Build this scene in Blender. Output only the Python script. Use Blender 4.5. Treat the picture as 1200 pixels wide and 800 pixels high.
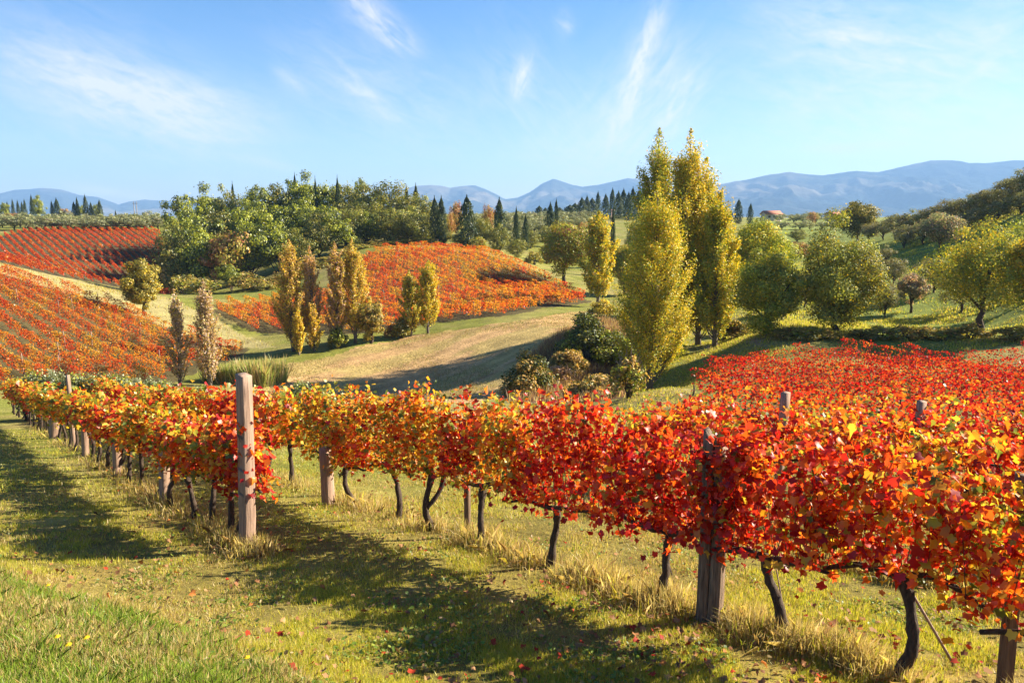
import bpy, math, random
import numpy as np
from math import radians as R

for o in list(bpy.data.objects):
    bpy.data.objects.remove(o)
random.seed(7)
rng = np.random.default_rng(7)
sc = bpy.context.scene
COL = sc.collection

# ------------------------------------------------------------------ camera
CAM_Z = 4.0
F = 900.0                       # focal length in pixels of the 1200 px wide photograph
PITCH = math.atan(150.0 / F)
cam_d = bpy.data.cameras.new('camera')
cam_d.sensor_width = 36.0
cam_d.lens = 36.0 * F / 1200.0
cam_d.clip_start = 0.05
cam_d.clip_end = 20000
cam = bpy.data.objects.new('camera', cam_d)
COL.objects.link(cam)
cam.location = (0, 0, CAM_Z)
cam.rotation_euler = (math.pi / 2 - PITCH, 0, 0)
sc.camera = cam

# ------------------------------------------------------------------ light and view
SUN_AZ, SUN_EL = R(74), R(29)
world = bpy.data.worlds.new('World')
sc.world = world
world.use_nodes = True
sun_d = bpy.data.lights.new('sun', 'SUN')
sun_d.energy = 5.0
sun_d.angle = R(0.5)
sun_d.color = (1.0, 0.88, 0.68)
sun = bpy.data.objects.new('sun', sun_d)
COL.objects.link(sun)
from mathutils import Vector, Matrix
sdir = Vector((math.sin(SUN_AZ) * math.cos(SUN_EL), math.cos(SUN_AZ) * math.cos(SUN_EL), math.sin(SUN_EL)))
sun.rotation_euler = sdir.to_track_quat('Z', 'Y').to_euler()
vs = sc.view_settings
vs.view_transform = 'Standard'
vs.look = 'None'
vs.exposure = 1.9
vs.gamma = 1
vs.use_curve_mapping = False
try:
    sc.cycles.max_bounces = 6
    sc.cycles.diffuse_bounces = 3
    sc.cycles.transmission_bounces = 4
    sc.cycles.glossy_bounces = 2
    sc.cycles.volume_bounces = 1
    sc.cycles.caustics_reflective = False
    sc.cycles.caustics_refractive = False
    sc.cycles.sample_clamp_indirect = 8
except Exception:
    pass

SKY_STRENGTH = 0.050


def build_sky():
    nt = world.node_tree
    N, L = nt.nodes, nt.links
    bg = N['Background']
    sky = N.new('ShaderNodeTexSky')
    sky.sky_type = 'NISHITA'
    sky.sun_disc = False
    sky.sun_elevation = SUN_EL
    sky.sun_rotation = SUN_AZ
    sky.altitude = 300
    sky.air_density = 1.0
    sky.dust_density = 0.6
    sky.ozone_density = 2.5
    tc = N.new('ShaderNodeTexCoord')
    sep = N.new('ShaderNodeSeparateXYZ')
    L.new(tc.outputs['Generated'], sep.inputs[0])

    def m(op, a, b=None, c=None, clamp=False):
        n = N.new('ShaderNodeMath')
        n.operation = op
        n.use_clamp = clamp
        for i, v in enumerate((a, b, c)):
            if v is None:
                continue
            if isinstance(v, (int, float)):
                n.inputs[i].default_value = v
            else:
                L.new(v, n.inputs[i])
        return n.outputs[0]

    az = m('ARCTAN2', sep.outputs['X'], sep.outputs['Y'])
    hyp = m('SQRT', m('ADD', m('MULTIPLY', sep.outputs['X'], sep.outputs['X']), m('MULTIPLY', sep.outputs['Y'], sep.outputs['Y'])))
    el = m('ARCTAN2', sep.outputs['Z'], hyp)
    # cirrus wisps: (azimuth, elevation, tilt, half length, half width, amount), degrees
    def ae(u, v):
        dx, dy = (u - 600) / F, -(v - 400) / F
        c, s = math.cos(PITCH), math.sin(PITCH)
        x, y, z = dx, c + s * dy, -s + c * dy
        return math.atan2(x, y), math.atan2(z, math.hypot(x, y))
    wisps = [((0, 70), (320, 165), 30, .6), ((150, 95), (330, 130), 14, .30), ((60, 60), (240, 140), 36, .22), ((405, -10), (485, 60), 15, .75),
             ((395, 90), (470, 140), 12, .45), ((270, 182), (350, 200), 5, .55), ((605, 115), (618, 68), 9, .85),
             ((718, 175), (775, 0), 11, .85), ((720, 170), (780, 30), 34, .22), ((775, 160), (815, 85), 15, .65), ((650, 200), (745, 180), 22, .3),
             ((655, 15), (670, 40), 9, .4), ((320, 80), (360, 110), 8, .3),
             ((930, 175), (1120, 168), 5, .5), ((890, 10), (1160, 70), 26, .35), ((1130, 50), (1230, 20), 34, .35), ((850, 120), (1230, 200), 60, .28),
             ((75, 218), (180, 232), 5, .9), ((560, 250), (640, 222), 9, .35), ((600, 190), (860, 215), 30, .35)]
    wisps += [((-20, 60), (300, 190), 62, .42), ((330, 60), (560, 170), 55, .30), ((560, 60), (700, 210), 60, .28), ((680, 210), (830, 60), 60, .40), ((880, 60), (1250, 130), 75, .42)]
    total = None
    for (p0, p1, w, amt) in wisps:
        a0, e0 = ae(*p0)
        a1, e1 = ae(*p1)
        ca, ce = (a0 + a1) / 2, (e0 + e1) / 2
        ln = math.hypot(a1 - a0, e1 - e0) / 2
        th = math.atan2(e1 - e0, a1 - a0)
        wd = w / F
        da, de = m('SUBTRACT', az, ca), m('SUBTRACT', el, ce)
        p = m('ADD', m('MULTIPLY', da, math.cos(th) / ln), m('MULTIPLY', de, math.sin(th) / ln))
        q = m('ADD', m('MULTIPLY', da, -math.sin(th) / wd), m('MULTIPLY', de, math.cos(th) / wd))
        # streaky noise laid along this wisp
        cmb = N.new('ShaderNodeCombineXYZ')
        L.new(m('MULTIPLY', p, ln * 14), cmb.inputs[0])
        L.new(m('MULTIPLY', q, wd * 42), cmb.inputs[1])
        cmb.inputs[2].default_value = ca * 40
        no = N.new('ShaderNodeTexNoise')
        no.inputs['Scale'].default_value = 1.6
        no.inputs['Detail'].default_value = 7
        no.inputs['Roughness'].default_value = .62
        no.inputs['Distortion'].default_value = .6
        L.new(cmb.outputs[0], no.inputs['Vector'])
        g = m('EXPONENT', m('MULTIPLY', m('ADD', m('POWER', m('ABSOLUTE', p), 3.0), m('MULTIPLY', q, q)), -1.0))
        nn = m('MULTIPLY', m('SUBTRACT', no.outputs['Fac'], .30), 2.6, clamp=True)
        v = m('MULTIPLY', m('MULTIPLY', g, nn), amt)
        total = v if total is None else m('ADD', total, v)
    fac = m('MINIMUM', m('MULTIPLY', total, 1.35), .9)
    mix = N.new('ShaderNodeMix')
    mix.data_type = 'RGBA'
    L.new(fac, mix.inputs['Factor'])
    hs = N.new('ShaderNodeHueSaturation')
    hs.inputs['Saturation'].default_value = 1.34
    hs.inputs['Value'].default_value = .97
    L.new(sky.outputs[0], hs.inputs['Color'])
    tn = N.new('ShaderNodeMix')
    tn.data_type = 'RGBA'
    tn.blend_type = 'MULTIPLY'
    tn.inputs['Factor'].default_value = 1
    L.new(hs.outputs[0], tn.inputs[6])
    tn.inputs[7].default_value = (1.0, .95, 1.04, 1)
    L.new(tn.outputs[2], mix.inputs[6])
    mix.inputs[7].default_value = (5.6, 5.4, 5.7, 1)
    L.new(mix.outputs[2], bg.inputs['Color'])
    bg.inputs['Strength'].default_value = SKY_STRENGTH


build_sky()

# ------------------------------------------------------------------ helpers
_c, _s = math.cos(PITCH), math.sin(PITCH)


def ray(u, v):
    dx, dy = (u - 600) / F, -(v - 400) / F
    return np.array([dx, _c + _s * dy, -_s + _c * dy])


def pt(u, v, d):
    """world point seen at photograph pixel (u, v) at forward distance d"""
    r = ray(u, v)
    return np.array([0, 0, CAM_Z]) + r * (d / r[1])


def _hash(ix, iy, seed):
    n = (ix.astype(np.int64) * 374761393 + iy.astype(np.int64) * 668265263 + seed * 1442695041) & 0xffffffff
    n = ((n ^ (n >> 13)) * 1274126177) & 0xffffffff
    n = n ^ (n >> 16)
    return (n & 0xffff) / 65535.0


def vnoise(x, y, scale, seed=0):
    x = np.asarray(x, float) / scale
    y = np.asarray(y, float) / scale
    ix, iy = np.floor(x), np.floor(y)
    fx, fy = x - ix, y - iy
    fx, fy = fx * fx * (3 - 2 * fx), fy * fy * (3 - 2 * fy)
    a, b = _hash(ix, iy, seed), _hash(ix + 1, iy, seed)
    c, d = _hash(ix, iy + 1, seed), _hash(ix + 1, iy + 1, seed)
    return (a * (1 - fx) + b * fx) * (1 - fy) + (c * (1 - fx) + d * fx) * fy


def fbm(x, y, scale, seed=0, octs=4):
    t, a, s = 0, 1, 0
    for k in range(octs):
        t = t + a * vnoise(x, y, scale / 2 ** k, seed + k * 17)
        s += a
        a *= .5
    return t / s


# terrain control points: photograph pixel and forward distance of ground seen there
CP = []
for (u, v, d) in [
    # valley floor and brown field
    (500, 466, 50), (690, 366, 78), (644, 388, 64), (455, 458, 54), (350, 455, 54), (300, 430, 58), (420, 402, 66), (560, 385, 68), (580, 420, 58),
    # middle vineyard hill
    (270, 388, 74), (480, 380, 76), (690, 357, 90), (250, 354, 90), (340, 345, 96), (430, 292, 118), (500, 288, 122), (560, 293, 122), (610, 308, 116),
    (680, 345, 98), (450, 335, 94), (600, 338, 98), (380, 360, 86), (740, 345, 100),
    # forest ground
    (300, 330, 112), (210, 345, 108), (350, 285, 146), (450, 284, 146), (550, 276, 165), (250, 290, 150), (620, 272, 180), (660, 254, 270),
    (680, 300, 140), (740, 290, 150), (640, 312, 125), (740, 256, 260),
    # left field
    (0, 440, 48), (-120, 440, 44), (200, 447, 52), (270, 412, 66), (190, 374, 74), (0, 314, 88), (-120, 275, 90), (100, 340, 81), (100, 400, 60),
    # upper left vineyard and grove
    (0, 300, 125), (205, 345, 118), (0, 273, 158), (180, 268, 168), (100, 268, 166), (100, 262, 215), (0, 261, 235), (-120, 268, 160), (90, 318, 120),
    # right field, behind the rows
    (900, 458 + 62, 20), (1100, 458 + 58, 20), (900, 440 + 34, 30), (1100, 440 + 34, 30), (900, 434, 44), (1100, 434, 44), (1250, 440, 40),
    (790, 455, 33), (768, 458, 47), (830, 408, 58), (860, 398, 60), (740, 440, 52),
    # bank and hillside
    (900, 396, 52), (1000, 396, 51), (1160, 396, 50), (900, 382, 58), (1000, 383, 57), (1160, 384, 56), (1000, 345, 74), (1100, 322, 74), (1195, 290, 72), (1290, 250, 72),
    (1100, 280, 100), (1190, 238, 98), (1290, 200, 95), (900, 345, 85), (960, 292, 130), (1050, 272, 125), (1130, 248, 130), (1210, 210, 130),
    (950, 268, 220), (950, 256, 350), (1100, 255, 300), (860, 262, 220), (820, 330, 95),
    (100, 256, 380), (400, 252, 380), (700, 251, 400), (640, 420, 54), (700, 395, 62), (720, 377, 74),
]:
    CP.append(tuple(pt(u, v, d)))
for (x, y) in [(-12, 3), (-6, 5), (0, 0), (0, 4), (6, 2), (12, 0), (-3, 9), (3, 6), (0, 9.5), (-6, 13), (-10, 17), (-16, 25), (-4, 16), (2, 12), (8, 9),
               (14, 8), (-12, 25), (0, 18), (8, 16), (15, 12), (-22, 20), (-20, 6), (20, 4), (-8, 9), (-13, 14), (5, 20), (-5, 24), (25, 20), (-30, 30)]:
    CP.append((x, y, 1.74 - .2 * y))
for (x, y, z) in [(0, -11, 2.6), (-20, -8, 2.6), (20, -8, 2.6), (-16, 33, -4.6), (-5, 33, -4.6), (3, 30, -4.1), (-30, 36, -5.0), (-6, 42, -6.3), (8, 38, -5.0)]:
    CP.append((x, y, z))
CP = np.array(CP)


def _warp(x, y):
    yy = np.maximum(y, -11.5) + 12
    return np.stack([np.arctan2(x, yy) * 1.6, np.log(np.hypot(x, yy)) * 1.0], -1)


def _phi(r2):
    return np.where(r2 > 1e-12, r2 * np.log(np.maximum(r2, 1e-12)), 0)


_cw = _warp(CP[:, 0], CP[:, 1])
_n = len(CP)
_K = _phi(((_cw[:, None] - _cw[None]) ** 2).sum(-1)) + np.eye(_n) * 2e-4
_P = np.hstack([np.ones((_n, 1)), _cw])
_A = np.block([[_K, _P], [_P.T, np.zeros((3, 3))]])
_w = np.linalg.solve(_A, np.concatenate([CP[:, 2], np.zeros(3)]))


def H(x, y):
    x = np.atleast_1d(np.asarray(x, float))
    y = np.atleast_1d(np.asarray(y, float))
    sh = x.shape
    x, y = x.ravel(), y.ravel()
    out = np.empty(len(x))
    for i in range(0, len(x), 20000):
        q = _warp(x[i:i + 20000], y[i:i + 20000])
        r2 = ((q[:, None] - _cw[None]) ** 2).sum(-1)
        out[i:i + 20000] = _phi(r2) @ _w[:_n] + _w[_n] + q @ _w[_n + 1:]
    r = np.hypot(x, y)
    near = np.clip(1 - (y - 14) / 16, 0, 1) * np.clip(1 - (np.abs(x) - 22) / 16, 0, 1)
    near = near * near * (3 - 2 * near)
    out = out * (1 - near) + (1.74 - .2 * y) * near
    # raised grassy bank at the lower left of the view
    e = (x * .57 + y * .82) - 2.75
    out = out + .55 / (1 + np.exp(e * 2.2)) * np.clip((1.5 - x) / 3.0, 0, 1)
    t = np.clip((r - 380) / 300, 0, 1)
    t = t * t * (3 - 2 * t)
    out = np.clip(out, -14, 40) * (1 - t) + -14 * t
    b = np.clip(-(y + 2) / 10, 0, 1)
    out = out * (1 - b) + 2.4 * b * (1 - t) + -14 * b * t
    amp = np.clip(r / 60, .12, 1)
    out = out + (fbm(x, y, 7, 3, 3) - .5) * .28 * amp + (fbm(x, y, .9, 9, 2) - .5) * .05
    return out.reshape(sh)


def h1(x, y):
    return float(H(x, y)[0])


def hit(u, v, dmin=4.0, dmax=600.0):
    """point where the line of sight of photograph pixel (u, v) meets the terrain"""
    r = ray(u, v)
    r = r / r[1]
    ds = np.geomspace(dmin, dmax, 700)
    zz = CAM_Z + r[2] * ds
    hh = H(r[0] * ds, ds)
    k = np.argmax(zz < hh)
    if not (zz < hh).any():
        k = len(ds) - 1
    a, b = ds[max(k - 1, 0)], ds[k]
    for _ in range(18):
        m_ = (a + b) / 2
        if CAM_Z + r[2] * m_ < h1(r[0] * m_, m_):
            b = m_
        else:
            a = m_
    return np.array([r[0] * b, b, h1(r[0] * b, b)])


# ------------------------------------------------------------------ mesh building
ALBEDO = .84


def mk(name, V, polys, mats, cols=None, midx=None, smooth=False, parent=None):
    """V (n,3); polys list of int arrays (m,k); cols (n,3) per vertex"""
    me = bpy.data.meshes.new(name)
    V = np.asarray(V, np.float32)
    me.vertices.add(len(V))
    me.vertices.foreach_set('co', V.ravel())
    loops = np.concatenate([p.ravel() for p in polys]).astype(np.int32)
    tot = np.concatenate([np.full(len(p), p.shape[1], np.int32) for p in polys])
    start = np.concatenate([[0], np.cumsum(tot)[:-1]]).astype(np.int32)
    me.loops.add(len(loops))
    me.loops.foreach_set('vertex_index', loops)
    me.polygons.add(len(tot))
    me.polygons.foreach_set('loop_start', start)
    me.polygons.foreach_set('loop_total', tot)
    if midx is not None:
        me.polygons.foreach_set('material_index', np.asarray(midx, np.int32))
    if smooth:
        me.polygons.foreach_set('use_smooth', np.ones(len(tot), bool))
    if cols is not None:
        at = me.color_attributes.new('Col', 'FLOAT_COLOR', 'POINT')
        c4 = np.ones((len(V), 4), np.float32)
        c4[:, :3] = np.asarray(cols) * ALBEDO
        at.data.foreach_set('color', c4.ravel())
    for mt in (mats if isinstance(mats, (list, tuple)) else [mats]):
        me.materials.append(mt)
    me.update(calc_edges=True)
    me.validate()
    o = bpy.data.objects.new(name, me)
    COL.objects.link(o)
    if parent is not None:
        o.parent = parent
    return o


class MB:
    """collects shapes, then links them as ONE mesh"""
    def __init__(self):
        self.V, self.P, self.C, self.n, self.M = [], [], [], 0, []

    def add(self, V, polys, col=(1, 1, 1), mi=0):
        V = np.asarray(V, float)
        self.V.append(V)
        for p in polys:
            self.P.append(np.asarray(p) + self.n)
            self.M.append(np.full(len(p), mi))
        c = np.asarray(col, float)
        self.C.append(np.broadcast_to(c, (len(V), 3)))
        self.n += len(V)

    def build(self, name, mats, parent=None, smooth=False):
        return mk(name, np.concatenate(self.V), self.P, mats, np.concatenate(self.C), np.concatenate(self.M), smooth, parent)


def tube(path, rad, k=6, cap=True):
    path = np.asarray(path, float)
    n = len(path)
    rad = np.broadcast_to(np.asarray(rad, float), (n,))
    tang = np.gradient(path, axis=0)
    tang /= np.linalg.norm(tang, axis=1)[:, None] + 1e-9
    ref = np.array([1.0, 0, 0]) if abs(tang[0][0]) < .8 else np.array([0, 1.0, 0])
    a = np.cross(tang, ref)
    a /= np.linalg.norm(a, axis=1)[:, None] + 1e-9
    b = np.cross(tang, a)
    ang = np.arange(k) / k * 2 * np.pi
    V = (path[:, None] + rad[:, None, None] * (a[:, None] * np.cos(ang)[None, :, None] + b[:, None] * np.sin(ang)[None, :, None])).reshape(-1, 3)
    i = np.arange(n - 1)[:, None] * k
    j = np.arange(k)[None]
    jn = (j + 1) % k
    Q = np.stack([i + j, i + jn, i + k + jn, i + k + j], -1).reshape(-1, 4)
    polys = [Q]
    if cap:
        polys.append(np.arange(k)[None, ::-1])
        polys.append((np.arange(k) + (n - 1) * k)[None])
    return V, polys


def bark_tube(path, rad, k=8, rough=.18, seed=0):
    V, P = tube(path, rad, k)
    g = np.random.default_rng(seed)
    n = len(path)
    cen = np.repeat(np.asarray(path, float), k, axis=0)
    V = cen + (V - cen) * (1 + g.uniform(-rough, rough, (len(V), 1)))
    return V, P


LEAF_DIAMOND = (np.array([[0, -.5, 0], [.42, .02, .10], [0, .55, 0], [-.42, .02, .10]]), [np.array([[0, 1, 2, 3]])])
LEAF_TWO = (np.array([[0, -.5, 0], [.40, -.15, .12], [.30, .3, .10], [0, .55, -.03], [-.30, .3, .10], [-.40, -.15, .12]]), [np.array([[0, 1, 2, 3], [0, 3, 4, 5]])])


def _vine_leaf():
    out = []
    tips = [(0, .56), (52, .52), (112, .46), (168, .20), (192, .20), (248, .46), (308, .52)]
    for i, (a, r) in enumerate(tips):
        out.append((a, r))
        a2, r2 = tips[(i + 1) % len(tips)]
        if a2 < a:
            a2 += 360
        if i != 3:
            out.append(((a + a2) / 2, .365))
    V = [(0, 0, 0)]
    for a, r in out:
        x, y = r * math.sin(R(a)), r * math.cos(R(a))
        V.append((x, y, .42 * abs(x) - 1.0 * y * y * (1 if y > 0 else .3)))
    k = len(out)
    T = np.array([[0, 1 + i, 1 + (i + 1) % k] for i in range(k)])
    return np.array(V), [T]


LEAF_VINE = _vine_leaf()
LEAF_LOBE = (np.array([[0, -.35, 0], [.30, -.42, .05], [.5, -.02, .10], [.25, .10, .03], [0, .6, -.08], [-.25, .10, .03], [-.5, -.02, .10], [-.30, -.42, .05]]),
             [np.array([[0, 1, 2, 3], [0, 3, 4, 5], [0, 5, 6, 7]])])


def leaves(P, Nrm, size, tmpl, g, droop=False):
    """leaf faces at P facing Nrm"""
    T, polys = tmpl
    n = len(P)
    Nrm = Nrm / (np.linalg.norm(Nrm, axis=1)[:, None] + 1e-9)
    r = g.normal(size=(n, 3))
    if droop:
        r = r * .7 + np.array([0, 0, -1.0])
    up = r - (r * Nrm).sum(1)[:, None] * Nrm
    up /= np.linalg.norm(up, axis=1)[:, None] + 1e-9
    side = np.cross(up, Nrm)
    size = np.broadcast_to(size, (n,))
    bend = g.uniform(-1.1, 1.9, n)[:, None, None]
    asp = g.uniform(.65, 1.15, n)[:, None, None]
    V = (P[:, None] + size[:, None, None] * (T[None, :, 0:1] * asp * side[:, None] + T[None, :, 1:2] * up[:, None] + bend * T[None, :, 2:3] * Nrm[:, None])).reshape(-1, 3)
    k = len(T)
    out = [(np.arange(n)[:, None, None] * k + p[None]).reshape(-1, p.shape[1]) for p in polys]
    return V, out, k


# ------------------------------------------------------------------ materials
def new_mat(name):
    m = bpy.data.materials.new(name)
    m.use_nodes = True
    return m, m.node_tree.nodes, m.node_tree.links


def leaf_mat(name, trans=.38, gloss=.06, rough=.45, tint=(1.15, 1.1, .8)):
    m, N, L = new_mat(name)
    N.remove(N['Principled BSDF'])
    at = N.new('ShaderNodeAttribute')
    at.attribute_name = 'Col'
    di = N.new('ShaderNodeBsdfDiffuse')
    tr = N.new('ShaderNodeBsdfTranslucent')
    gl = N.new('ShaderNodeBsdfGlossy')
    gl.inputs['Roughness'].default_value = rough
    gl.inputs['Color'].default_value = (.9, .95, 1, 1)
    mu = N.new('ShaderNodeMix')
    mu.data_type = 'RGBA'
    mu.blend_type = 'MULTIPLY'
    mu.inputs['Factor'].default_value = 1
    mu.inputs[7].default_value = (*tint, 1)
    L.new(at.outputs['Color'], mu.inputs[6])
    L.new(at.outputs['Color'], di.inputs['Color'])
    L.new(mu.outputs[2], tr.inputs['Color'])
    m1, m2 = N.new('ShaderNodeMixShader'), N.new('ShaderNodeMixShader')
    m1.inputs[0].default_value = trans
    m2.inputs[0].default_value = gloss
    L.new(di.outputs[0], m1.inputs[1])
    L.new(tr.outputs[0], m1.inputs[2])
    L.new(m1.outputs[0], m2.inputs[1])
    L.new(gl.outputs[0], m2.inputs[2])
    L.new(m2.outputs[0], N['Material Output'].inputs['Surface'])
    return m


def bark_mat(name, c1, c2, scale=(14, 14, 3), bump=.5, rough=.9):
    m, N, L = new_mat(name)
    b = N['Principled BSDF']
    b.inputs['Roughness'].default_value = rough
    tc = N.new('ShaderNodeTexCoord')
    mp = N.new('ShaderNodeMapping')
    mp.inputs['Scale'].default_value = scale
    no = N.new('ShaderNodeTexNoise')
    no.inputs['Scale'].default_value = 2
    no.inputs['Detail'].default_value = 8
    no.inputs['Roughness'].default_value = .65
    cr = N.new('ShaderNodeValToRGB')
    cr.color_ramp.elements[0].position = .32
    cr.color_ramp.elements[1].position = .68
    cr.color_ramp.elements[0].color = (*[x * .7 for x in c1], 1)
    cr.color_ramp.elements[1].color = (*[x * .7 for x in c2], 1)
    bp = N.new('ShaderNodeBump')
    bp.inputs['Strength'].default_value = bump
    bp.inputs['Distance'].default_value = .02
    L.new(tc.outputs['Object'], mp.inputs[0])
    L.new(mp.outputs[0], no.inputs['Vector'])
    L.new(no.outputs['Fac'], cr.inputs[0])
    L.new(cr.outputs[0], b.inputs['Base Color'])
    L.new(no.outputs['Fac'], bp.inputs['Height'])
    L.new(bp.outputs[0], b.inputs['Normal'])
    return m


M_VINE = leaf_mat('vine_leaf', .54, .022, .4, (1.25, 1.05, .6))
M_FALLEN = leaf_mat('fallen_leaf', .15, .01, .6, (1, .9, .7))
M_LEAF = leaf_mat('tree_leaf', .36, .025, .45, (1.25, 1.15, .7))
M_GRASS = leaf_mat('grass_blade', .45, .02, .45, (1.2, 1.15, .7))
M_BARK = bark_mat('dark_bark', (.035, .022, .015), (.16, .11, .075))
M_VBARK = bark_mat('vine_bark', (.02, .012, .008), (.13, .085, .055), (30, 30, 8), .9)
M_GREYBARK = bark_mat('grey_bark', (.10, .08, .06), (.28, .23, .18))
M_WOOD = bark_mat('weathered_post_wood', (.24, .15, .10), (.56, .38, .28), (22, 22, 1.2), .6)
M_WOOD2 = bark_mat('old_split_wood', (.07, .045, .03), (.46, .31, .20), (26, 26, 1.6), 1.0)
M_WOOD3 = bark_mat('brown_stake_wood', (.10, .06, .035), (.30, .20, .12), (30, 30, 2), .6)
M_MOSS = bark_mat('moss', (.10, .12, .02), (.30, .30, .06), (40, 40, 40), .8)
M_ROOF = bark_mat('terracotta_roof', (.40, .13, .07), (.55, .22, .13), (1, 1, 1), .2)
M_WALL = bark_mat('plaster_wall', (.55, .45, .34), (.68, .58, .46), (.4, .4, .4), .1)


def wire_mat():
    m, N, L = new_mat('galvanised_wire')
    b = N['Principled BSDF']
    no = N.new('ShaderNodeTexNoise')
    no.inputs['Scale'].default_value = 40
    cr = N.new('ShaderNodeValToRGB')
    cr.color_ramp.elements[0].color = (.08, .06, .05, 1)
    cr.color_ramp.elements[1].color = (.32, .30, .27, 1)
    L.new(no.outputs['Fac'], cr.inputs[0])
    L.new(cr.outputs[0], b.inputs['Base Color'])
    b.inputs['Metallic'].default_value = .6
    b.inputs['Roughness'].default_value = .55
    return m


M_WIRE = wire_mat()

# ------------------------------------------------------------------ tags
def tag(o, label=None, cat=None, group=None, kind=None):
    if label:
        o['label'] = label
    if cat:
        o['category'] = cat
    if group:
        o['group'] = group
    if kind:
        o['kind'] = kind
    return o


def empty(name, loc, rz=0.0):
    o = bpy.data.objects.new(name, None)
    o.empty_display_size = .2
    COL.objects.link(o)
    o.location = loc
    o.rotation_euler = (0, 0, rz)
    return o


def copy_tree(o, parent=None):
    c = o.copy()
    COL.objects.link(c)
    if parent is not None:
        c.parent = parent
    for ch in [k for k in bpy.data.objects if k.parent == o]:
        copy_tree(ch, c)
    return c


ORD = ['first', 'second', 'third', 'fourth', 'fifth', 'sixth', 'seventh', 'eighth', 'ninth', 'tenth', 'eleventh', 'twelfth', 'thirteenth', 'fourteenth',
       'fifteenth', 'sixteenth', 'seventeenth', 'eighteenth', 'nineteenth', 'twentieth']
_T = ['twenty', 'thirty', 'forty', 'fifty', 'sixty']


def ordn(i):
    if i < 20:
        return ORD[i]
    n = i + 1
    t, u = divmod(n, 10)
    if u == 0:
        return {3: 'thirtieth', 4: 'fortieth', 5: 'fiftieth', 6: 'sixtieth'}[t]
    return _T[t - 2] + '-' + ORD[u - 1]


# ------------------------------------------------------------------ ground zones
def poly_px(pts):
    return np.array([hit(u, v)[:2] for (u, v) in pts])


def inside(x, y, poly):
    r = np.zeros(np.shape(x), bool)
    n = len(poly)
    for i in range(n):
        x0, y0 = poly[i]
        x1, y1 = poly[(i + 1) % n]
        c = ((y0 > y) != (y1 > y)) & (x < (x1 - x0) * (y - y0) / (y1 - y0 + 1e-12) + x0)
        r ^= c
    return r


MID = poly_px([(250, 358), (330, 349), (400, 339), (428, 302), (440, 295), (500, 291), (560, 295), (610, 311), (650, 332), (685, 348), (690, 354),
               (600, 369), (500, 380), (440, 391), (330, 391), (290, 387), (255, 367)])
LEFT = poly_px([(-90, 290), (0, 320), (60, 337), (120, 354), (190, 380), (240, 400), (288, 410), (285, 421), (230, 437), (180, 452), (0, 456), (-90, 456)])
UPL = poly_px([(-60, 283), (0, 277), (38, 270), (185, 270), (200, 300), (204, 345), (150, 338), (60, 322), (0, 308), (-60, 300)])
BROWN = poly_px([(250, 462), (330, 428), (420, 406), (500, 391), (600, 378), (692, 364), (698, 372), (668, 386), (640, 402), (612, 430), (560, 472), (400, 478), (250, 478)])
SCRUB = poly_px([(590, 470), (610, 432), (640, 402), (668, 386), (700, 372), (745, 385), (750, 440), (735, 465), (690, 472)])
STRIP = poly_px([(-90, 280), (0, 308), (60, 322), (150, 340), (205, 352), (290, 395), (330, 405), (290, 409), (240, 400), (190, 380), (120, 354), (60, 337), (0, 320), (-90, 292)])
RDIR = np.array([-.612, .791])          # vine rows run this way, down into the valley
RN = np.array([.791, .612])
RIGHT = np.array([[1.6, 11.0], [2.5, 14], [3.9, 18], [5.0, 22], [6.2, 27], [7.7, 32], [9.8, 38], [11.6, 41.5], [16, 43], [33, 43], [44, 41], [30, 12], [14, 3]])

DIRT = poly_px([(700, 379), (745, 381), (748, 388), (715, 390)])
DIRT2 = poly_px([(828, 401), (900, 398), (905, 404), (832, 408)])


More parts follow.
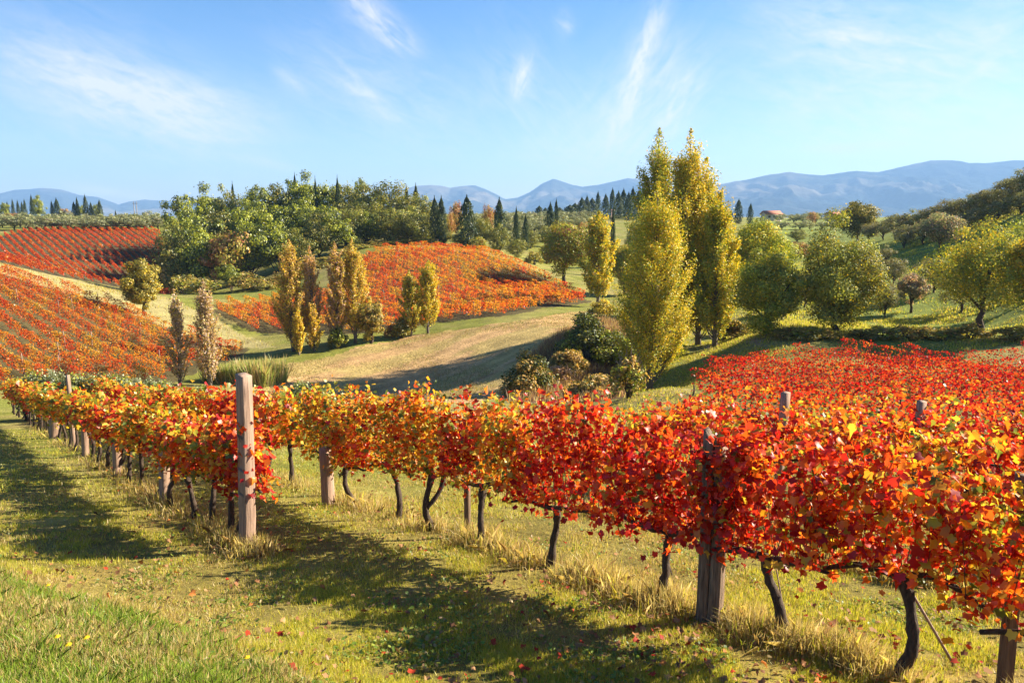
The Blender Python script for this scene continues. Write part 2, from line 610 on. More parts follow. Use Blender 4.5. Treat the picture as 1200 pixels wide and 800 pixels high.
def zone_colour(x, y):
    n1 = fbm(x, y, 6, 21)
    n2 = fbm(x, y, 1.3, 31)
    jx = x + (fbm(x, y, 3, 41) - .5) * 2.2
    jy = y + (fbm(x, y, 3, 51) - .5) * 2.2
    r = np.hypot(x, y)
    green = np.array([.21, .22, .04])
    dry = np.array([.33, .27, .10])
    c = green + (dry - green) * np.clip((n1 - .38) * 2.2 + (n2 - .5) * .8, 0, 1)[:, None]
    # right hillside is greener
    hs = np.clip((x - .28 * y - 3) / 8, 0, 1) * np.clip((y - 46) / 8, 0, 1)
    c = c * (1 - hs[:, None]) + (np.array([.20, .24, .045]) * (.8 + .5 * n1[:, None])) * hs[:, None]

    def lay(mask, col, amt=1.0):
        nonlocal c
        mk_ = (mask * amt)[:, None]
        c = c * (1 - mk_) + col * mk_
    lay(inside(jx, jy, STRIP), np.array([.36, .31, .13]) * (.75 + .5 * n2[:, None]))
    soil = np.array([.10, .085, .035]) * (.7 + .6 * n2[:, None])
    for p in (MID, LEFT):
        lay(inside(jx, jy, p), soil)
    lay(inside(jx, jy, UPL), np.array([.10, .085, .04]) * (.7 + .6 * n2[:, None]))
    lay(inside(x, y, RIGHT), np.array([.12, .13, .03]) * (.7 + .6 * n2[:, None]), .8)
    st = .5 + .5 * np.sin((-.66 * x + .75 * y) * 4.2 + (n1 - .5) * 3)
    ax = -.66 * x + .75 * y
    trk = np.clip(1 - np.abs((ax + (n1 - .5) * 1.5) % 7.5 - 2) * 3, 0, 1) + np.clip(1 - np.abs((ax + (n1 - .5) * 1.5) % 7.5 - 3.6) * 3, 0, 1)
    bf = np.array([.58, .37, .17]) * (.66 + .30 * n2 + .42 * st * n1 - .22 * trk)[:, None]
    gp = np.clip((fbm(ax * 2.5, (.75 * x + .66 * y) * .6, 5, 77) - .46) * 6, 0, .45)[:, None]
    bf = bf * (1 - gp) + np.array([.36, .33, .09]) * gp
    lay(inside(jx, jy, BROWN), bf)
    lay(inside(jx, jy, SCRUB), np.array([.17, .10, .055]) * (.6 + .8 * n2[:, None]))
    lay(inside(jx, jy, DIRT), np.array([.34, .30, .28]))
    lay(inside(jx, jy, DIRT2), np.array([.36, .27, .19]))
    # foreground: yellowish mown grass with bare dry patches
    nr = np.clip((16 - y) / 6, 0, 1)
    fg = np.array([.25, .205, .05]) * (.55 + .9 * n2[:, None]) + np.array([.10, .055, .02]) * np.clip((fbm(x, y, 1.7, 61) - .5) * 5, 0, 1)[:, None]
    c = c * (1 - nr[:, None]) + fg * nr[:, None]
    far = np.clip((r - 300) / 300, 0, 1)[:, None]
    farc = np.array([.13, .14, .05]) + (np.array([.30, .24, .12]) - np.array([.13, .14, .05])) * (vnoise(x, y, 120, 5) > .55)[:, None]
    return c * (1 - far) + farc * far


def build_ground():
    a_in = np.linspace(R(-40), R(40), 620)
    a_out = np.linspace(R(40), R(320), 90)[1:-1]
    ang = np.concatenate([a_in, a_out])
    rad = np.concatenate([np.geomspace(.8, 3.5, 12)[:-1], np.geomspace(3.5, 420, 560)[:-1], np.geomspace(420, 9000, 55)])
    na, nr = len(ang), len(rad)
    X = (rad[:, None] * np.sin(ang)[None]).ravel()
    Y = (rad[:, None] * np.cos(ang)[None]).ravel()
    Z = H(X, Y)
    C = zone_colour(X, Y)
    V = np.stack([X, Y, Z], 1)
    i = np.arange(nr - 1)[:, None] * na
    j = np.arange(na)[None]
    jn = (j + 1) % na
    Q = np.stack([i + j, i + na + j, i + na + jn, i + jn], -1).reshape(-1, 4)
    V = np.vstack([V, [[0, 0, h1(0, 0)]]])
    C = np.vstack([C, C[:1]])
    T = np.stack([np.full(na, len(V) - 1), np.arange(na), (np.arange(na) + 1) % na], 1)
    m, N, L = new_mat('ground')
    b = N['Principled BSDF']
    b.inputs['Roughness'].default_value = .95
    b.inputs['Specular IOR Level'].default_value = .1
    at = N.new('ShaderNodeAttribute')
    at.attribute_name = 'Col'
    tc = N.new('ShaderNodeTexCoord')
    no = N.new('ShaderNodeTexNoise')
    no.inputs['Scale'].default_value = 5
    no.inputs['Detail'].default_value = 10
    no.inputs['Roughness'].default_value = .7
    no2 = N.new('ShaderNodeTexNoise')
    no2.inputs['Scale'].default_value = .6
    no2.inputs['Detail'].default_value = 6
    L.new(tc.outputs['Object'], no.inputs['Vector'])
    L.new(tc.outputs['Object'], no2.inputs['Vector'])
    mr = N.new('ShaderNodeMapRange')
    mr.inputs['From Min'].default_value = .25
    mr.inputs['From Max'].default_value = .75
    mr.inputs['To Min'].default_value = .55
    mr.inputs['To Max'].default_value = 1.34
    L.new(no.outputs['Fac'], mr.inputs['Value'])
    mr2 = N.new('ShaderNodeMapRange')
    mr2.inputs['From Min'].default_value = .3
    mr2.inputs['From Max'].default_value = .7
    mr2.inputs['To Min'].default_value = .8
    mr2.inputs['To Max'].default_value = 1.2
    L.new(no2.outputs['Fac'], mr2.inputs['Value'])
    mm = N.new('ShaderNodeMath')
    mm.operation = 'MULTIPLY'
    L.new(mr.outputs[0], mm.inputs[0])
    L.new(mr2.outputs[0], mm.inputs[1])
    mx = N.new('ShaderNodeMix')
    mx.data_type = 'RGBA'
    mx.blend_type = 'MULTIPLY'
    mx.inputs['Factor'].default_value = 1
    L.new(at.outputs['Color'], mx.inputs[6])
    L.new(mm.outputs[0], mx.inputs[7])
    L.new(mx.outputs[2], b.inputs['Base Color'])
    bp = N.new('ShaderNodeBump')
    bp.inputs['Strength'].default_value = .8
    bp.inputs['Distance'].default_value = .12
    L.new(no.outputs['Fac'], bp.inputs['Height'])
    L.new(bp.outputs[0], b.inputs['Normal'])
    g = mk('ground', V, [Q, T], m, C, smooth=True)
    tag(g, 'grassy valley ground with a brown ploughed field and green slopes', 'ground', kind='structure')


build_ground()


# ------------------------------------------------------------------ mountains
def range_mesh(name, label, crest, dist, depth, seed, dark, light):
    """crest: (u, v) outline in the photograph, at real distance and thickness"""
    crest = sorted(crest)
    cu = np.array([c[0] for c in crest], float)
    cv = np.array([c[1] for c in crest], float)
    u = np.arange(cu[0], cu[-1], 2.5)
    v = np.interp(u, cu, cv)
    v = v + (fbm(u, u * 0, 20, seed, 4) - .5) * 1.6
    th = np.arctan((u - 600) / (F * _c + 150 * _s))
    top = (250 - v) / F * dist * 1.0 + 4
    k = 90
    s = np.linspace(0, 1, k)          # 0 = foot on our side, 1 = far foot
    hh = np.where(s < .62, (s / .62) ** 1.25, ((1 - s) / .38) ** 1.2)
    TH, S = np.meshgrid(th, s, indexing='ij')
    D = dist + (S - .62) * depth
    X = np.tan(TH) * D
    Y = D
    Z = hh[None] * (top[:, None] + 16) - 16.2
    spur = 1 - np.abs(2 * fbm(X + 0.25 * Y, Y * .55, depth * .16, seed + 5, 5) - 1)
    spur2 = 1 - np.abs(2 * fbm(X * 1.0 - .3 * Y, Y * .5, depth * .06, seed + 9, 4) - 1)
    Z = Z + (spur - .86) * 200 * (hh * (1 - hh) * 4)[None] * (top[:, None] / 420 + .2) + (spur2 - .85) * 70 * (hh * (1 - hh) * 4)[None]
    n1 = fbm(X, Y, depth * .2, seed + 20, 5)
    Z = np.maximum(Z, -16.3)
    C = np.array(dark) + (np.array(light) - np.array(dark)) * np.clip((n1 - .47) * 6 + (spur - .86) * 2, 0, 1)[..., None]
    V = np.stack([X, Y, Z], -1).reshape(-1, 3)
    na = len(u)
    i = np.arange(na - 1)[:, None] * k
    j = np.arange(k - 1)[None]
    Q = np.stack([i + j, i + k + j, i + k + j + 1, i + j + 1], -1).reshape(-1, 4)
    m, N, L = new_mat(name + '_slopes')
    b = N['Principled BSDF']
    b.inputs['Roughness'].default_value = 1
    b.inputs['Specular IOR Level'].default_value = 0
    at = N.new('ShaderNodeAttribute')
    at.attribute_name = 'Col'
    no = N.new('ShaderNodeTexNoise')
    no.inputs['Scale'].default_value = .01
    no.inputs['Detail'].default_value = 8
    tc = N.new('ShaderNodeTexCoord')
    L.new(tc.outputs['Object'], no.inputs['Vector'])
    bp = N.new('ShaderNodeBump')
    bp.inputs['Strength'].default_value = .7
    bp.inputs['Distance'].default_value = 30
    L.new(no.outputs['Fac'], bp.inputs['Height'])
    L.new(bp.outputs[0], b.inputs['Normal'])
    L.new(at.outputs['Color'], b.inputs['Base Color'])
    o = mk(name, V, [Q], m, C.reshape(-1, 3), smooth=True)
    tag(o, label, 'mountains', kind='structure')


GD, GL = (.035, .045, .045), (.15, .13, .10)
range_mesh('mountain_range', 'blue hazy mountain range behind the grove at the far left', [(-160, 240), (-60, 232), (0, 228), (20, 223), (50, 221), (75, 223), (95, 229), (115, 231), (140, 240), (152, 236), (170, 234), (200, 236), (250, 238), (330, 240), (360, 250)], 7600, 3200, 11, GD, GL)
range_mesh('mountain_range', 'blue hazy mountains with a rounded peak behind the cypresses', [(380, 240), (440, 228), (480, 221), (487, 219), (505, 218), (518, 219), (528, 221), (540, 219), (557, 218), (568, 222), (580, 228), (592, 234), (606, 232), (620, 226), (634, 217), (648, 211), (660, 214), (672, 218), (682, 220), (700, 217), (716, 214), (735, 210), (752, 212), (790, 222), (860, 236), (930, 250)], 7000, 3200, 31, GD, GL)
range_mesh('mountain_range', 'broad blue hazy mountain range across the right background', [(760, 250), (800, 232), (840, 217), (866, 213), (900, 206), (922, 203), (945, 206), (962, 207), (980, 204), (1000, 202), (1025, 203), (1040, 200), (1062, 195), (1085, 190), (1110, 190), (1130, 193), (1150, 193), (1170, 191), (1200, 189), (1260, 186), (1340, 196), (1440, 220)], 6000, 3000, 53, GD, GL)


# ------------------------------------------------------------------ haze
def build_haze():
    x0, x1, y0, y1, z0, z1 = -9100, 9100, -9100, 9100, -17.5, 560
    V = np.array([[x, y, z] for z in (z0, z1) for y in (y0, y1) for x in (x0, x1)], float)
    Q = np.array([[0, 2, 3, 1], [4, 5, 7, 6], [0, 1, 5, 4], [2, 6, 7, 3], [0, 4, 6, 2], [1, 3, 7, 5]])
    m, N, L = new_mat('valley_air')
    N.remove(N['Principled BSDF'])
    pv = N.new('ShaderNodeVolumePrincipled')
    pv.inputs['Color'].default_value = (.28, .50, .88, 1)
    pv.inputs['Density'].default_value = .000125
    pv.inputs['Anisotropy'].default_value = 0.1
    L.new(pv.outputs[0], N['Material Output'].inputs['Volume'])
    o = mk('haze', V, [Q], m)
    tag(o, 'thin blue autumn haze filling the whole valley', 'haze', kind='stuff')


build_haze()

# ------------------------------------------------------------------ colour palettes (leaf albedo)
def arr(*a):
    return np.array(a, float)


RED = arr((.64, .045, .020), (.52, .022, .018), (.72, .085, .022), (.36, .014, .014))
ORANGE = arr((.82, .20, .022), (.85, .30, .03), (.78, .13, .02))
YELLOW = arr((.86, .54, .04), (.84, .62, .07), (.82, .42, .03))
YGREEN = arr((.42, .42, .045), (.30, .34, .04), (.50, .46, .06))
VGREEN = arr((.13, .20, .03), (.18, .25, .035))


def pick(g, n, sets, w):
    """w (n,len(sets)) weights"""
    w = np.asarray(w, float)
    if w.ndim == 1:
        w = np.broadcast_to(w, (n, len(sets)))
    w = w / w.sum(1)[:, None]
    cum = np.cumsum(w, 1)
    r = g.random(n)[:, None]
    k = (r > cum).sum(1).clip(0, len(sets) - 1)
    out = np.zeros((n, 3))
    for i, s in enumerate(sets):
        m_ = k == i
        out[m_] = s[g.integers(0, len(s), m_.sum())]
    return out * g.uniform(.78, 1.2, (n, 1))


VSETS = [RED, ORANGE, YELLOW, YGREEN, VGREEN]


def vine_weights(X, Y, hrel, redness):
    n1 = fbm(X * 1.0 + 50, Y * 1.0 + hrel * .8, .9, 91, 3)
    n2 = fbm(X + 9, Y + hrel * 1.1, .6, 97, 2)
    r = np.clip(redness + (n1 - .5) * 1.7 + (n2 - .5) * .5 - (hrel - .5) * .18, 0.02, .98)
    w = np.stack([.05 + 2.2 * r ** 2.2, .35 + .5 * (1 - abs(r - .6)), .06 + .85 * (1 - r) ** 1.2, .07 + .9 * (1 - r) ** 2, .05 + .45 * (1 - r) ** 2.5], 1)
    return w


# ------------------------------------------------------------------ foreground grapevines
def vine_parts(t, loc, g, redness, hcan=1.75, n_leaf=850, tmpl=LEAF_VINE, lsize=.105, half=.62, lean=0.0, fork=False, cordon_z=.78, trunk_r=.038):
    """one grapevine standing at loc; row direction RDIR"""
    loc = np.array(loc)
    d3 = np.array([RDIR[0], RDIR[1], 0])
    n3 = np.array([RN[0], RN[1], 0])
    slope = -.2 * RDIR[1]
    # trunk
    mb = MB()
    k = 15
    s = np.linspace(0, 1, k)
    wob = np.cumsum(np.cumsum(g.normal(0, .0065, (k, 2)), 0), 0)
    wob = wob - wob[-1:] * s[:, None] * .72
    zc = cordon_z + g.uniform(-.05, .05)
    path = np.stack([lean * (s - s ** 2 * .2) + wob[:, 0], wob[:, 1], s * zc - .06], 1)
    path[:, :2] -= path[0, :2]
    rad = trunk_r * (1.35 - .5 * s + .35 * (s > .85)) * g.uniform(.93, 1.07, k)
    V, P = bark_tube(path, rad, 10, .22, int(g.integers(1e6)))
    mb.add(V, P)
    if fork:
        i0 = 6
        p2 = path[i0:].copy()
        tt = np.linspace(0, 1, len(p2))
        p2[:, 0] += .17 * np.sin(tt * 2.0)
        path2 = p2
        V, P = bark_tube(path2, rad[i0:] * .8, 8, .16, int(g.integers(1e6)))
        mb.add(V, P)
    mb.build('trunk', M_VBARK, t, smooth=True)
    top = path[-1]
    mb = MB()
    ends = []
    for sg in (-1, 1):
        m_ = 8
        q = np.linspace(0, 1, m_)
        L_ = half * g.uniform(.85, 1.1)
        wz = np.cumsum(g.normal(0, .016, m_))
        wn = np.cumsum(g.normal(0, .014, m_))
        pth = top[None] + sg * d3[None] * (q * L_)[:, None] + n3[None] * wn[:, None]
        pth[:, 2] = top[2] + sg * slope * q * L_ + wz + .04 * np.sin(q * 3)
        V, P = bark_tube(pth, np.linspace(.030, .015, m_) * g.uniform(.9, 1.2), 7, .2, int(g.integers(1e6)))
        mb.add(V, P)
        ends.append(pth)
    arm = np.concatenate(ends)
    mb.build('cordon', M_VBARK, t, smooth=True)
    # shoots and leaves
    mb = MB()
    ns = int(22 * half / .62)
    LP, LN = [], []
    per = max(4, n_leaf // (ns + 6))
    for i in range(ns):
        a = (i + g.random()) / ns * 2 - 1
        base = top + d3 * (a * half) + n3 * g.normal(0, .04)
        base[2] = top[2] + slope * a * half + .02
        hl = (hcan - top[2]) * g.uniform(.55, 1.12)
        side = g.normal(0, .085)
        along = g.normal(0, .14)
        q = np.linspace(0, 1, 7)
        bow = np.sin(q * 2.0) * side
        pth = base[None] + n3[None] * (bow + q ** 2 * side * .8)[:, None] + d3[None] * (along * q)[:, None]
        pth[:, 2] += hl * (q - .18 * q ** 3)
        V, P = tube(pth, np.linspace(.004, .0015, 7), 4, False)
        mb.add(V, P, (.22, .12, .06), 1)
        tt = .06 + .94 * g.random(per) ** .85
        pp = np.stack([np.interp(tt, q, pth[:, c]) for c in range(3)], 1)
        off = g.normal(0, 1, (per, 3)) * np.array([.07, .07, .065])
        LP.append(pp + off + n3[None] * g.normal(0, .065, per)[:, None])
    # hanging fringe below the cordon
    nf = n_leaf // 13
    a = g.uniform(-1, 1, nf)
    cl = np.sin(a * 9 + g.random() * 6) * .5 + .5
    pp = top[None] + d3[None] * (a * half)[:, None] + n3[None] * g.normal(0, .15, nf)[:, None]
    pp[:, 2] = top[2] + slope * a * half + .12 - g.random(nf) * .26 * cl
    LP.append(pp)
    LP = np.concatenate(LP)
    sidev = ((LP - top) @ n3)
    LN = n3[None] * np.sign(sidev + g.normal(0, .08, len(LP)))[:, None] * .5 + np.array([.25, 0, .8])[None] + g.normal(0, .75, (len(LP), 3))
    sz = lsize * g.uniform(.5, 1.35, len(LP))
    V, P, kk = leaves(LP, LN, sz, tmpl, g, droop=True)
    hrel = (LP[:, 2] - .6) / 1.2
    red = redness(loc[0] + LP[:, 0], loc[1] + LP[:, 1]) if callable(redness) else redness
    cc = pick(g, len(LP), VSETS, vine_weights(loc[0] + LP[:, 0], loc[1] + LP[:, 1], hrel, red))
    mb.add(V, P, np.repeat(cc, kk, 0), 0)
    mb.build('foliage', [M_VINE, M_VBARK], t)


def redness_near(x, y):
    # left yellow and gold, right deep red
    u = 600 + x / np.maximum(y, 2) * F
    r = np.interp(u, [0, 150, 250, 330, 420, 520, 640, 720, 830, 900, 960, 1200], [.26, .30, .60, .32, .38, .66, .74, .84, .76, .60, .82, .84])
    return r


def trunk_xy(u, v):
    p = hit(u, v, 4, 40)
    return p


A_PX = [(275, 638), (259, 624), (226, 625), (193, 597), (144, 577), (117, 563), (84, 545), (58, 537), (40, 530), (27, 523)]
B_PX = [(1082, 782), (902, 755), (774, 708), (667, 660), (580, 634), (515, 618), (467, 607), (409, 594), (367, 582), (335, 568)]
A0 = hit(290, 645)
B0 = hit(836, 727)


def on_line(p, origin):
    t = (p[:2] - origin[:2]) @ RDIR
    q = origin[:2] + RDIR * t
    return q, t


A_T = [on_line(trunk_xy(*p), A0)[1] for p in A_PX]
B_T = [on_line(trunk_xy(*p), B0)[1] for p in B_PX]
print('A', [round(float(t), 2) for t in A_T], 'B', [round(float(t), 2) for t in B_T], A0, B0)
A_T = [.42, .85, 1.5] + [2.45 + 1.1 * i for i in range(28)]
B_T = sorted(B_T)
keep = [B_T[0]]
for t_ in B_T[1:]:
    if t_ - keep[-1] > .55:
        keep.append(t_)
B_T = [keep[0] - 2.3, keep[0] - 1.15] + keep
while B_T[-1] < 30:
    B_T.append(B_T[-1] + 1.15)
B_VIS = 2
side_words = {'A': 'left vine row beside the mown strip', 'B': 'near vine row'}


def colour_word(r):
    return 'gold and green' if r < .36 else 'gold and orange' if r < .5 else 'orange and red' if r < .64 else 'deep red'


for i, t_ in enumerate(A_T):
    g = np.random.default_rng(100 + i)
    q = A0[:2] + RDIR * t_
    z = h1(*q)
    root = empty('grapevine', (q[0], q[1], z))
    d = math.hypot(*q)
    near = d < 15
    vine_parts(root, (q[0], q[1], z), g, redness_near, hcan=1.62 + g.uniform(-.06, .08), n_leaf=int(1250 if near else 560),
               tmpl=LEAF_VINE if near else LEAF_LOBE, lsize=.092 if near else .13, half=.50 if i < 3 else .66, lean=g.uniform(.06, .2), fork=(i in (5, 8)), trunk_r=.034)
    r = float(redness_near(q[0], q[1]))
    tag(root, f'{colour_word(r)} grapevine, {ordn(i)} behind the tall squared post in the left row', 'grapevine', 'grapevines of the left row')
zero_b = min(range(len(B_T)), key=lambda i: abs(B_T[i]))
left_i = right_i = 0
for i in sorted(range(len(B_T)), key=lambda i: abs(B_T[i])):
    t_ = B_T[i]
    g = np.random.default_rng(300 + i)
    q = B0[:2] + RDIR * t_
    z = h1(*q)
    d = math.hypot(*q)
    near = d < 14
    nxt = [abs(t_ - o) for o in B_T if o != t_]
    half = max(.55, min(.8, min(nxt) * .58 + .08))
    root = empty('grapevine', (q[0], q[1], z))
    vine_parts(root, (q[0], q[1], z), g, redness_near, hcan=float(np.interp(t_, [0, 1, 2.2, 8, 12, 16], [1.84, 1.9, 2.06, 2.04, 1.9, 1.72])) + g.uniform(-.08, .08), n_leaf=int((2150 if near else 560) * half / .62),
               tmpl=LEAF_VINE if near else LEAF_LOBE, lsize=(.066 if t_ < -2.5 else .078) if near else .12, half=half, lean=g.uniform(-.08, .08), fork=(abs(t_ - B_T[7]) < .01), trunk_r=.036)
    r = float(redness_near(q[0], q[1]))
    if t_ > 0:
        tag(root, f'{colour_word(r)} grapevine, {ordn(left_i)} to the left of the mossy split post', 'grapevine', 'grapevines of the near row')
        left_i += 1
    else:
        tag(root, f'{colour_word(r)} grapevine, {ordn(right_i)} to the right of the mossy split post', 'grapevine', 'grapevines of the near row')
        right_i += 1

# rows C, D and E just behind: single vines too
row_spacing = 2.55
C_START = []
for ri, (rowname, s_off) in enumerate([('second', 1), ('third', 2), ('fourth', 3)]):
    base = B0[:2] + RN * row_spacing * s_off
    # left end where the row meets the rim of the field
    ts = np.arange(-16, 14, .05)
    P_ = base[None] + RDIR[None] * ts[:, None]
    ins = inside(P_[:, 0], P_[:, 1], RIGHT) & (P_[:, 0] < P_[:, 1] * .85 + 1.2)
    if not ins.any():
        continue
    t1, t0 = ts[ins].max(), ts[ins].min()
    ts2 = np.arange(t1, t0, -1.12)
    for i, t_ in enumerate(ts2):
        g = np.random.default_rng(500 + ri * 50 + i)
        q = base + RDIR * t_
        z = h1(*q)
        root = empty('grapevine', (q[0], q[1], z))
        vine_parts(root, (q[0], q[1], z), g, .66, hcan=1.64 + g.uniform(-.1, .1), n_leaf=850, tmpl=LEAF_LOBE, lsize=.095, half=.64, fork=False)
        tag(root, f'orange-red grapevine, {ordn(i)} from the valley end of the {rowname} row from the front', 'grapevine', f'grapevines of the {rowname} row')

# ------------------------------------------------------------------ posts, stakes, wires
def post_mesh(w, dpt, h, seed, taper=.93, tip=0.0, segs=10, bow=.0):
    """squared timber with worn edges, h above ground, 0.3 m below"""
    g = np.random.default_rng(seed)
    zs = np.linspace(-.3, h, segs)
    ring = []
    pts = []
    for cx, cy in ((1, 1), (-1, 1), (-1, -1), (1, -1)):
        c = .94
        pts += [(cx, cy * c), (cx * c, cy)] if cx * cy > 0 else [(cx * c, cy), (cx, cy * c)]
    pts = np.array(pts)
    V = []
    for i, z in enumerate(zs):
        f = 1 - (1 - taper) * (z + .3) / (h + .3)
        p = pts * np.array([w / 2, dpt / 2]) * f * (1 + g.normal(0, .018, (8, 1)))
        zz = z + (tip * pts[:, 0] * .5 + g.normal(0, .006, 8) if i == segs - 1 else 0)
        V.append(np.column_stack([p[:, 0] + bow * math.sin((z + .3) / (h + .3) * 3.14), p[:, 1], np.broadcast_to(zz, (8,))]))
    V = np.concatenate(V)
    k, n = 8, segs
    i = np.arange(n - 1)[:, None] * k
    j = np.arange(k)[None]
    jn = (j + 1) % k
    Q = np.stack([i + j, i + jn, i + k + jn, i + k + j], -1).reshape(-1, 4)
    return V, [Q, np.arange(k)[None, ::-1], (np.arange(k) + (n - 1) * k)[None]]


def wrap(z, w, d, r=.004):
    a = np.linspace(0, 2 * np.pi, 17)
    x = np.clip(np.cos(a) * 1.25, -1, 1) * (w / 2 + r)
    y = np.clip(np.sin(a) * 1.25, -1, 1) * (d / 2 + r)
    path = np.stack([x, y, z + .012 * np.sin(a * 2)], 1)
    return tube(path, r, 5, False)


# the tall squared post that ends the left row
t = empty('vineyard_post', (A0[0], A0[1], A0[2]), R(24))
mb = MB()
V, P = post_mesh(.165, .135, 2.16, 1, .92, -.02, 14, .012)
mb.add(V, P)
mb.build('timber', M_WOOD, t)
for z in (.72, 1.02, 1.42):
    mb = MB()
    for dz in (0, .014, .026):
        mb.add(*wrap(z + dz, .160, .132, .0035))
    mb.build('wire_wrap', M_WIRE, t)
t.rotation_euler = (R(-1), R(2.2), R(-40))
tag(t, 'tall squared timber post wound with wire, standing clear at the end of the left row', 'post', 'vineyard posts')

# the old mossy split post
t = empty('vineyard_post', (B0[0] - RN[0] * .07, B0[1] - RN[1] * .07, B0[2]), R(-30))
for sx, hh, sd in ((-.052, 1.68, 5), (.050, 1.60, 6)):
    mb = MB()
    V, P = post_mesh(.098, .16, hh, sd, .88, -.10, 16, .01)
    V[:, 0] += sx
    mb.add(V, P)
    mb.build('timber', M_WOOD2, t)
mb = MB()
g = np.random.default_rng(3)
a_ = g.uniform(0, 6.28, 900)
rr_ = np.sqrt(g.random(900)) * .095
mp_ = np.stack([np.cos(a_) * rr_ * .9, np.sin(a_) * rr_ * .8, 1.63 + g.uniform(0, .018, 900) - np.cos(a_) * rr_ * .2], 1)
V, P, kk = leaves(mp_, g.normal(0, 1, (900, 3)), .016, LEAF_DIAMOND, g)
mb.add(V, P, (.25, .24, .04))
mb.build('moss', M_MOSS, t)
mb = MB()
mb.add(*wrap(.98, .20, .17, .004))
mb.build('wire_wrap', M_WIRE, t)
tag(t, 'thick dark split post with a mossy top among the red leaves of the near row', 'post', 'vineyard posts')


def simple_post(u, v, h, w, label, mat, lean=0.0, seed=0, name='vineyard_post', xy=None, rz=-.6, cat='post', group='vineyard posts', dz=0):
    p = hit(u, v, 4, 60) if xy is None else np.array([xy[0], xy[1], h1(*xy)])
    t = empty(name, (p[0], p[1], p[2] + dz), rz)
    t.rotation_euler = (0, lean, rz)
    mb = MB()
    mb.add(*post_mesh(w, w * .85, h, seed, .95))
    mb.build('timber', mat, t)
    if h > 1.1:
        mb = MB()
        mb.add(*wrap(h * .6, w * .95, w * .82, .004))
        mb.build('wire_wrap', M_WIRE, t)
    tag(t, label, cat, group)
    return t


def a_xy(t_):
    return A0[:2] + RDIR * t_


simple_post(175, 589, 1.0, .14, 'pale squared post leaning beside a dark trunk, nearest inside the left row', M_WOOD, R(5), 11, xy=a_xy(4.0))
simple_post(100, 557, 1.0, .14, 'stout pale squared post midway along the left row', M_WOOD, R(6), 12, xy=a_xy(7.9))
simple_post(50, 546, 1.0, .14, 'pale squared post near the far end of the left row', M_WOOD, R(6), 13, xy=a_xy(11.8))
simple_post(8, 515, 1.1, .24, 'thick pale post at the far left end of the left row', M_WOOD, R(8), 14, xy=a_xy(17.6))
simple_post(0, 0, 2.0, .10, 'post tip rising above the left row tops at the far left', M_WOOD, R(0), 15, xy=a_xy(14.3) + RN * .1)
simple_post(385, 591, .95, .17, 'broad pale post of the near row, just right of the tall squared post', M_WOOD, R(-1), 16, rz=-.6)
simple_post(548, 628, 1.2, .07, 'slim round stake standing between two trunks in the near row', M_WOOD3, R(0), 17, name='stake', cat='stake', group='stakes')
simple_post(1176, 812, 1.55, .10, 'brown stake under the red leaves at the right edge', M_WOOD3, R(-1), 18, name='stake', cat='stake', group='stakes')
for (u, v, d, lab) in [(919, 460, 12.4, 'grey post top rising out of the red leaves behind the mossy post'), (1079, 470, 12.2, 'grey post top rising out of the leaves at the right, behind the near row'),
                       (726, 466, 12.2, 'thin post end showing above the near row beside the grass track')][:2]:
    p = pt(u, v, d)
    zg = h1(p[0], p[1])
    simple_post(0, 0, p[2] - zg, .13, lab, M_WOOD, R(1), int(u), xy=p[:2], rz=.5)


# slanting rods and wires
def rod(name, p0, p1, r, label, cat, mat=M_WIRE, group=None, sag=0.0, n=2):
    p0, p1 = np.array(p0, float), np.array(p1, float)
    q = np.linspace(0, 1, max(n, 2))
    path = p0[None] + (p1 - p0)[None] * q[:, None]
    path[:, 2] -= sag * 4 * q * (1 - q)
    path -= p0
    V, P = tube(path, r, 6)
    o = mk(name, V, P, mat, np.ones((len(V), 3)), smooth=True)
    o.location = p0
    tag(o, label, cat, group)
    return o


def b_pt(t_, z, off=0.0):
    q = B0[:2] + RDIR * t_ + RN * off
    return (q[0], q[1], h1(*q) + z)


def near_rod(ua, va, ub, vb, d0, d1):
    return pt(ua, va, d0), hit(ub, vb, 4, 30)


p_top, p_bot = pt(990, 560, 6.0), hit(1125, 782, 4, 12)
rod('support_rod', p_bot - np.array([0, 0, .05]), p_top, .011, 'long pale rod slanting through the row beside the rightmost dark trunk', 'rod', M_WOOD, 'slanting rods')
p_top, p_bot = pt(905, 640, 6.35), hit(928, 758, 4, 12)
rod('support_rod', p_bot - np.array([0, 0, .05]), p_top, .006, 'thin rod slanting beside the first trunk right of the mossy post', 'rod', M_WOOD3, 'slanting rods')
p_top, p_bot = pt(772, 610, 7.3), hit(796, 702, 4, 12)
rod('support_rod', p_bot - np.array([0, 0, .05]), p_top, .006, 'thin rod slanting beside the first trunk left of the mossy post', 'rod', M_WOOD3, 'slanting rods')


def row_wire(origin, t0, t1, z, label):
    ts = np.arange(t0, t1 + .01, 1.0)
    q = origin[:2][None] + RDIR[None] * ts[:, None]
    zz = np.array([h1(*a) for a in q]) * 1.0 + z
    zz = np.convolve(np.pad(zz, 2, mode='edge'), np.ones(5) / 5, 'valid')
    path = np.column_stack([q, zz])
    V, P = tube(path - path[0], .0028, 5)
    o = mk('trellis_wire', V, P, M_WIRE, np.ones((len(V), 3)), smooth=True)
    o.location = path[0]
    tag(o, label, 'wire', 'trellis wires')


row_wire(A0, 0.0, 20, .74, 'lowest trellis wire of the left row, under the foliage')
row_wire(A0, 0.0, 20, 1.2, 'trellis wire through the middle of the left row foliage')
row_wire(B0, -3.4, 26, .80, 'lowest trellis wire of the near row, along the cordons')
row_wire(B0, -3.4, 26, 1.25, 'trellis wire through the middle of the near row foliage')


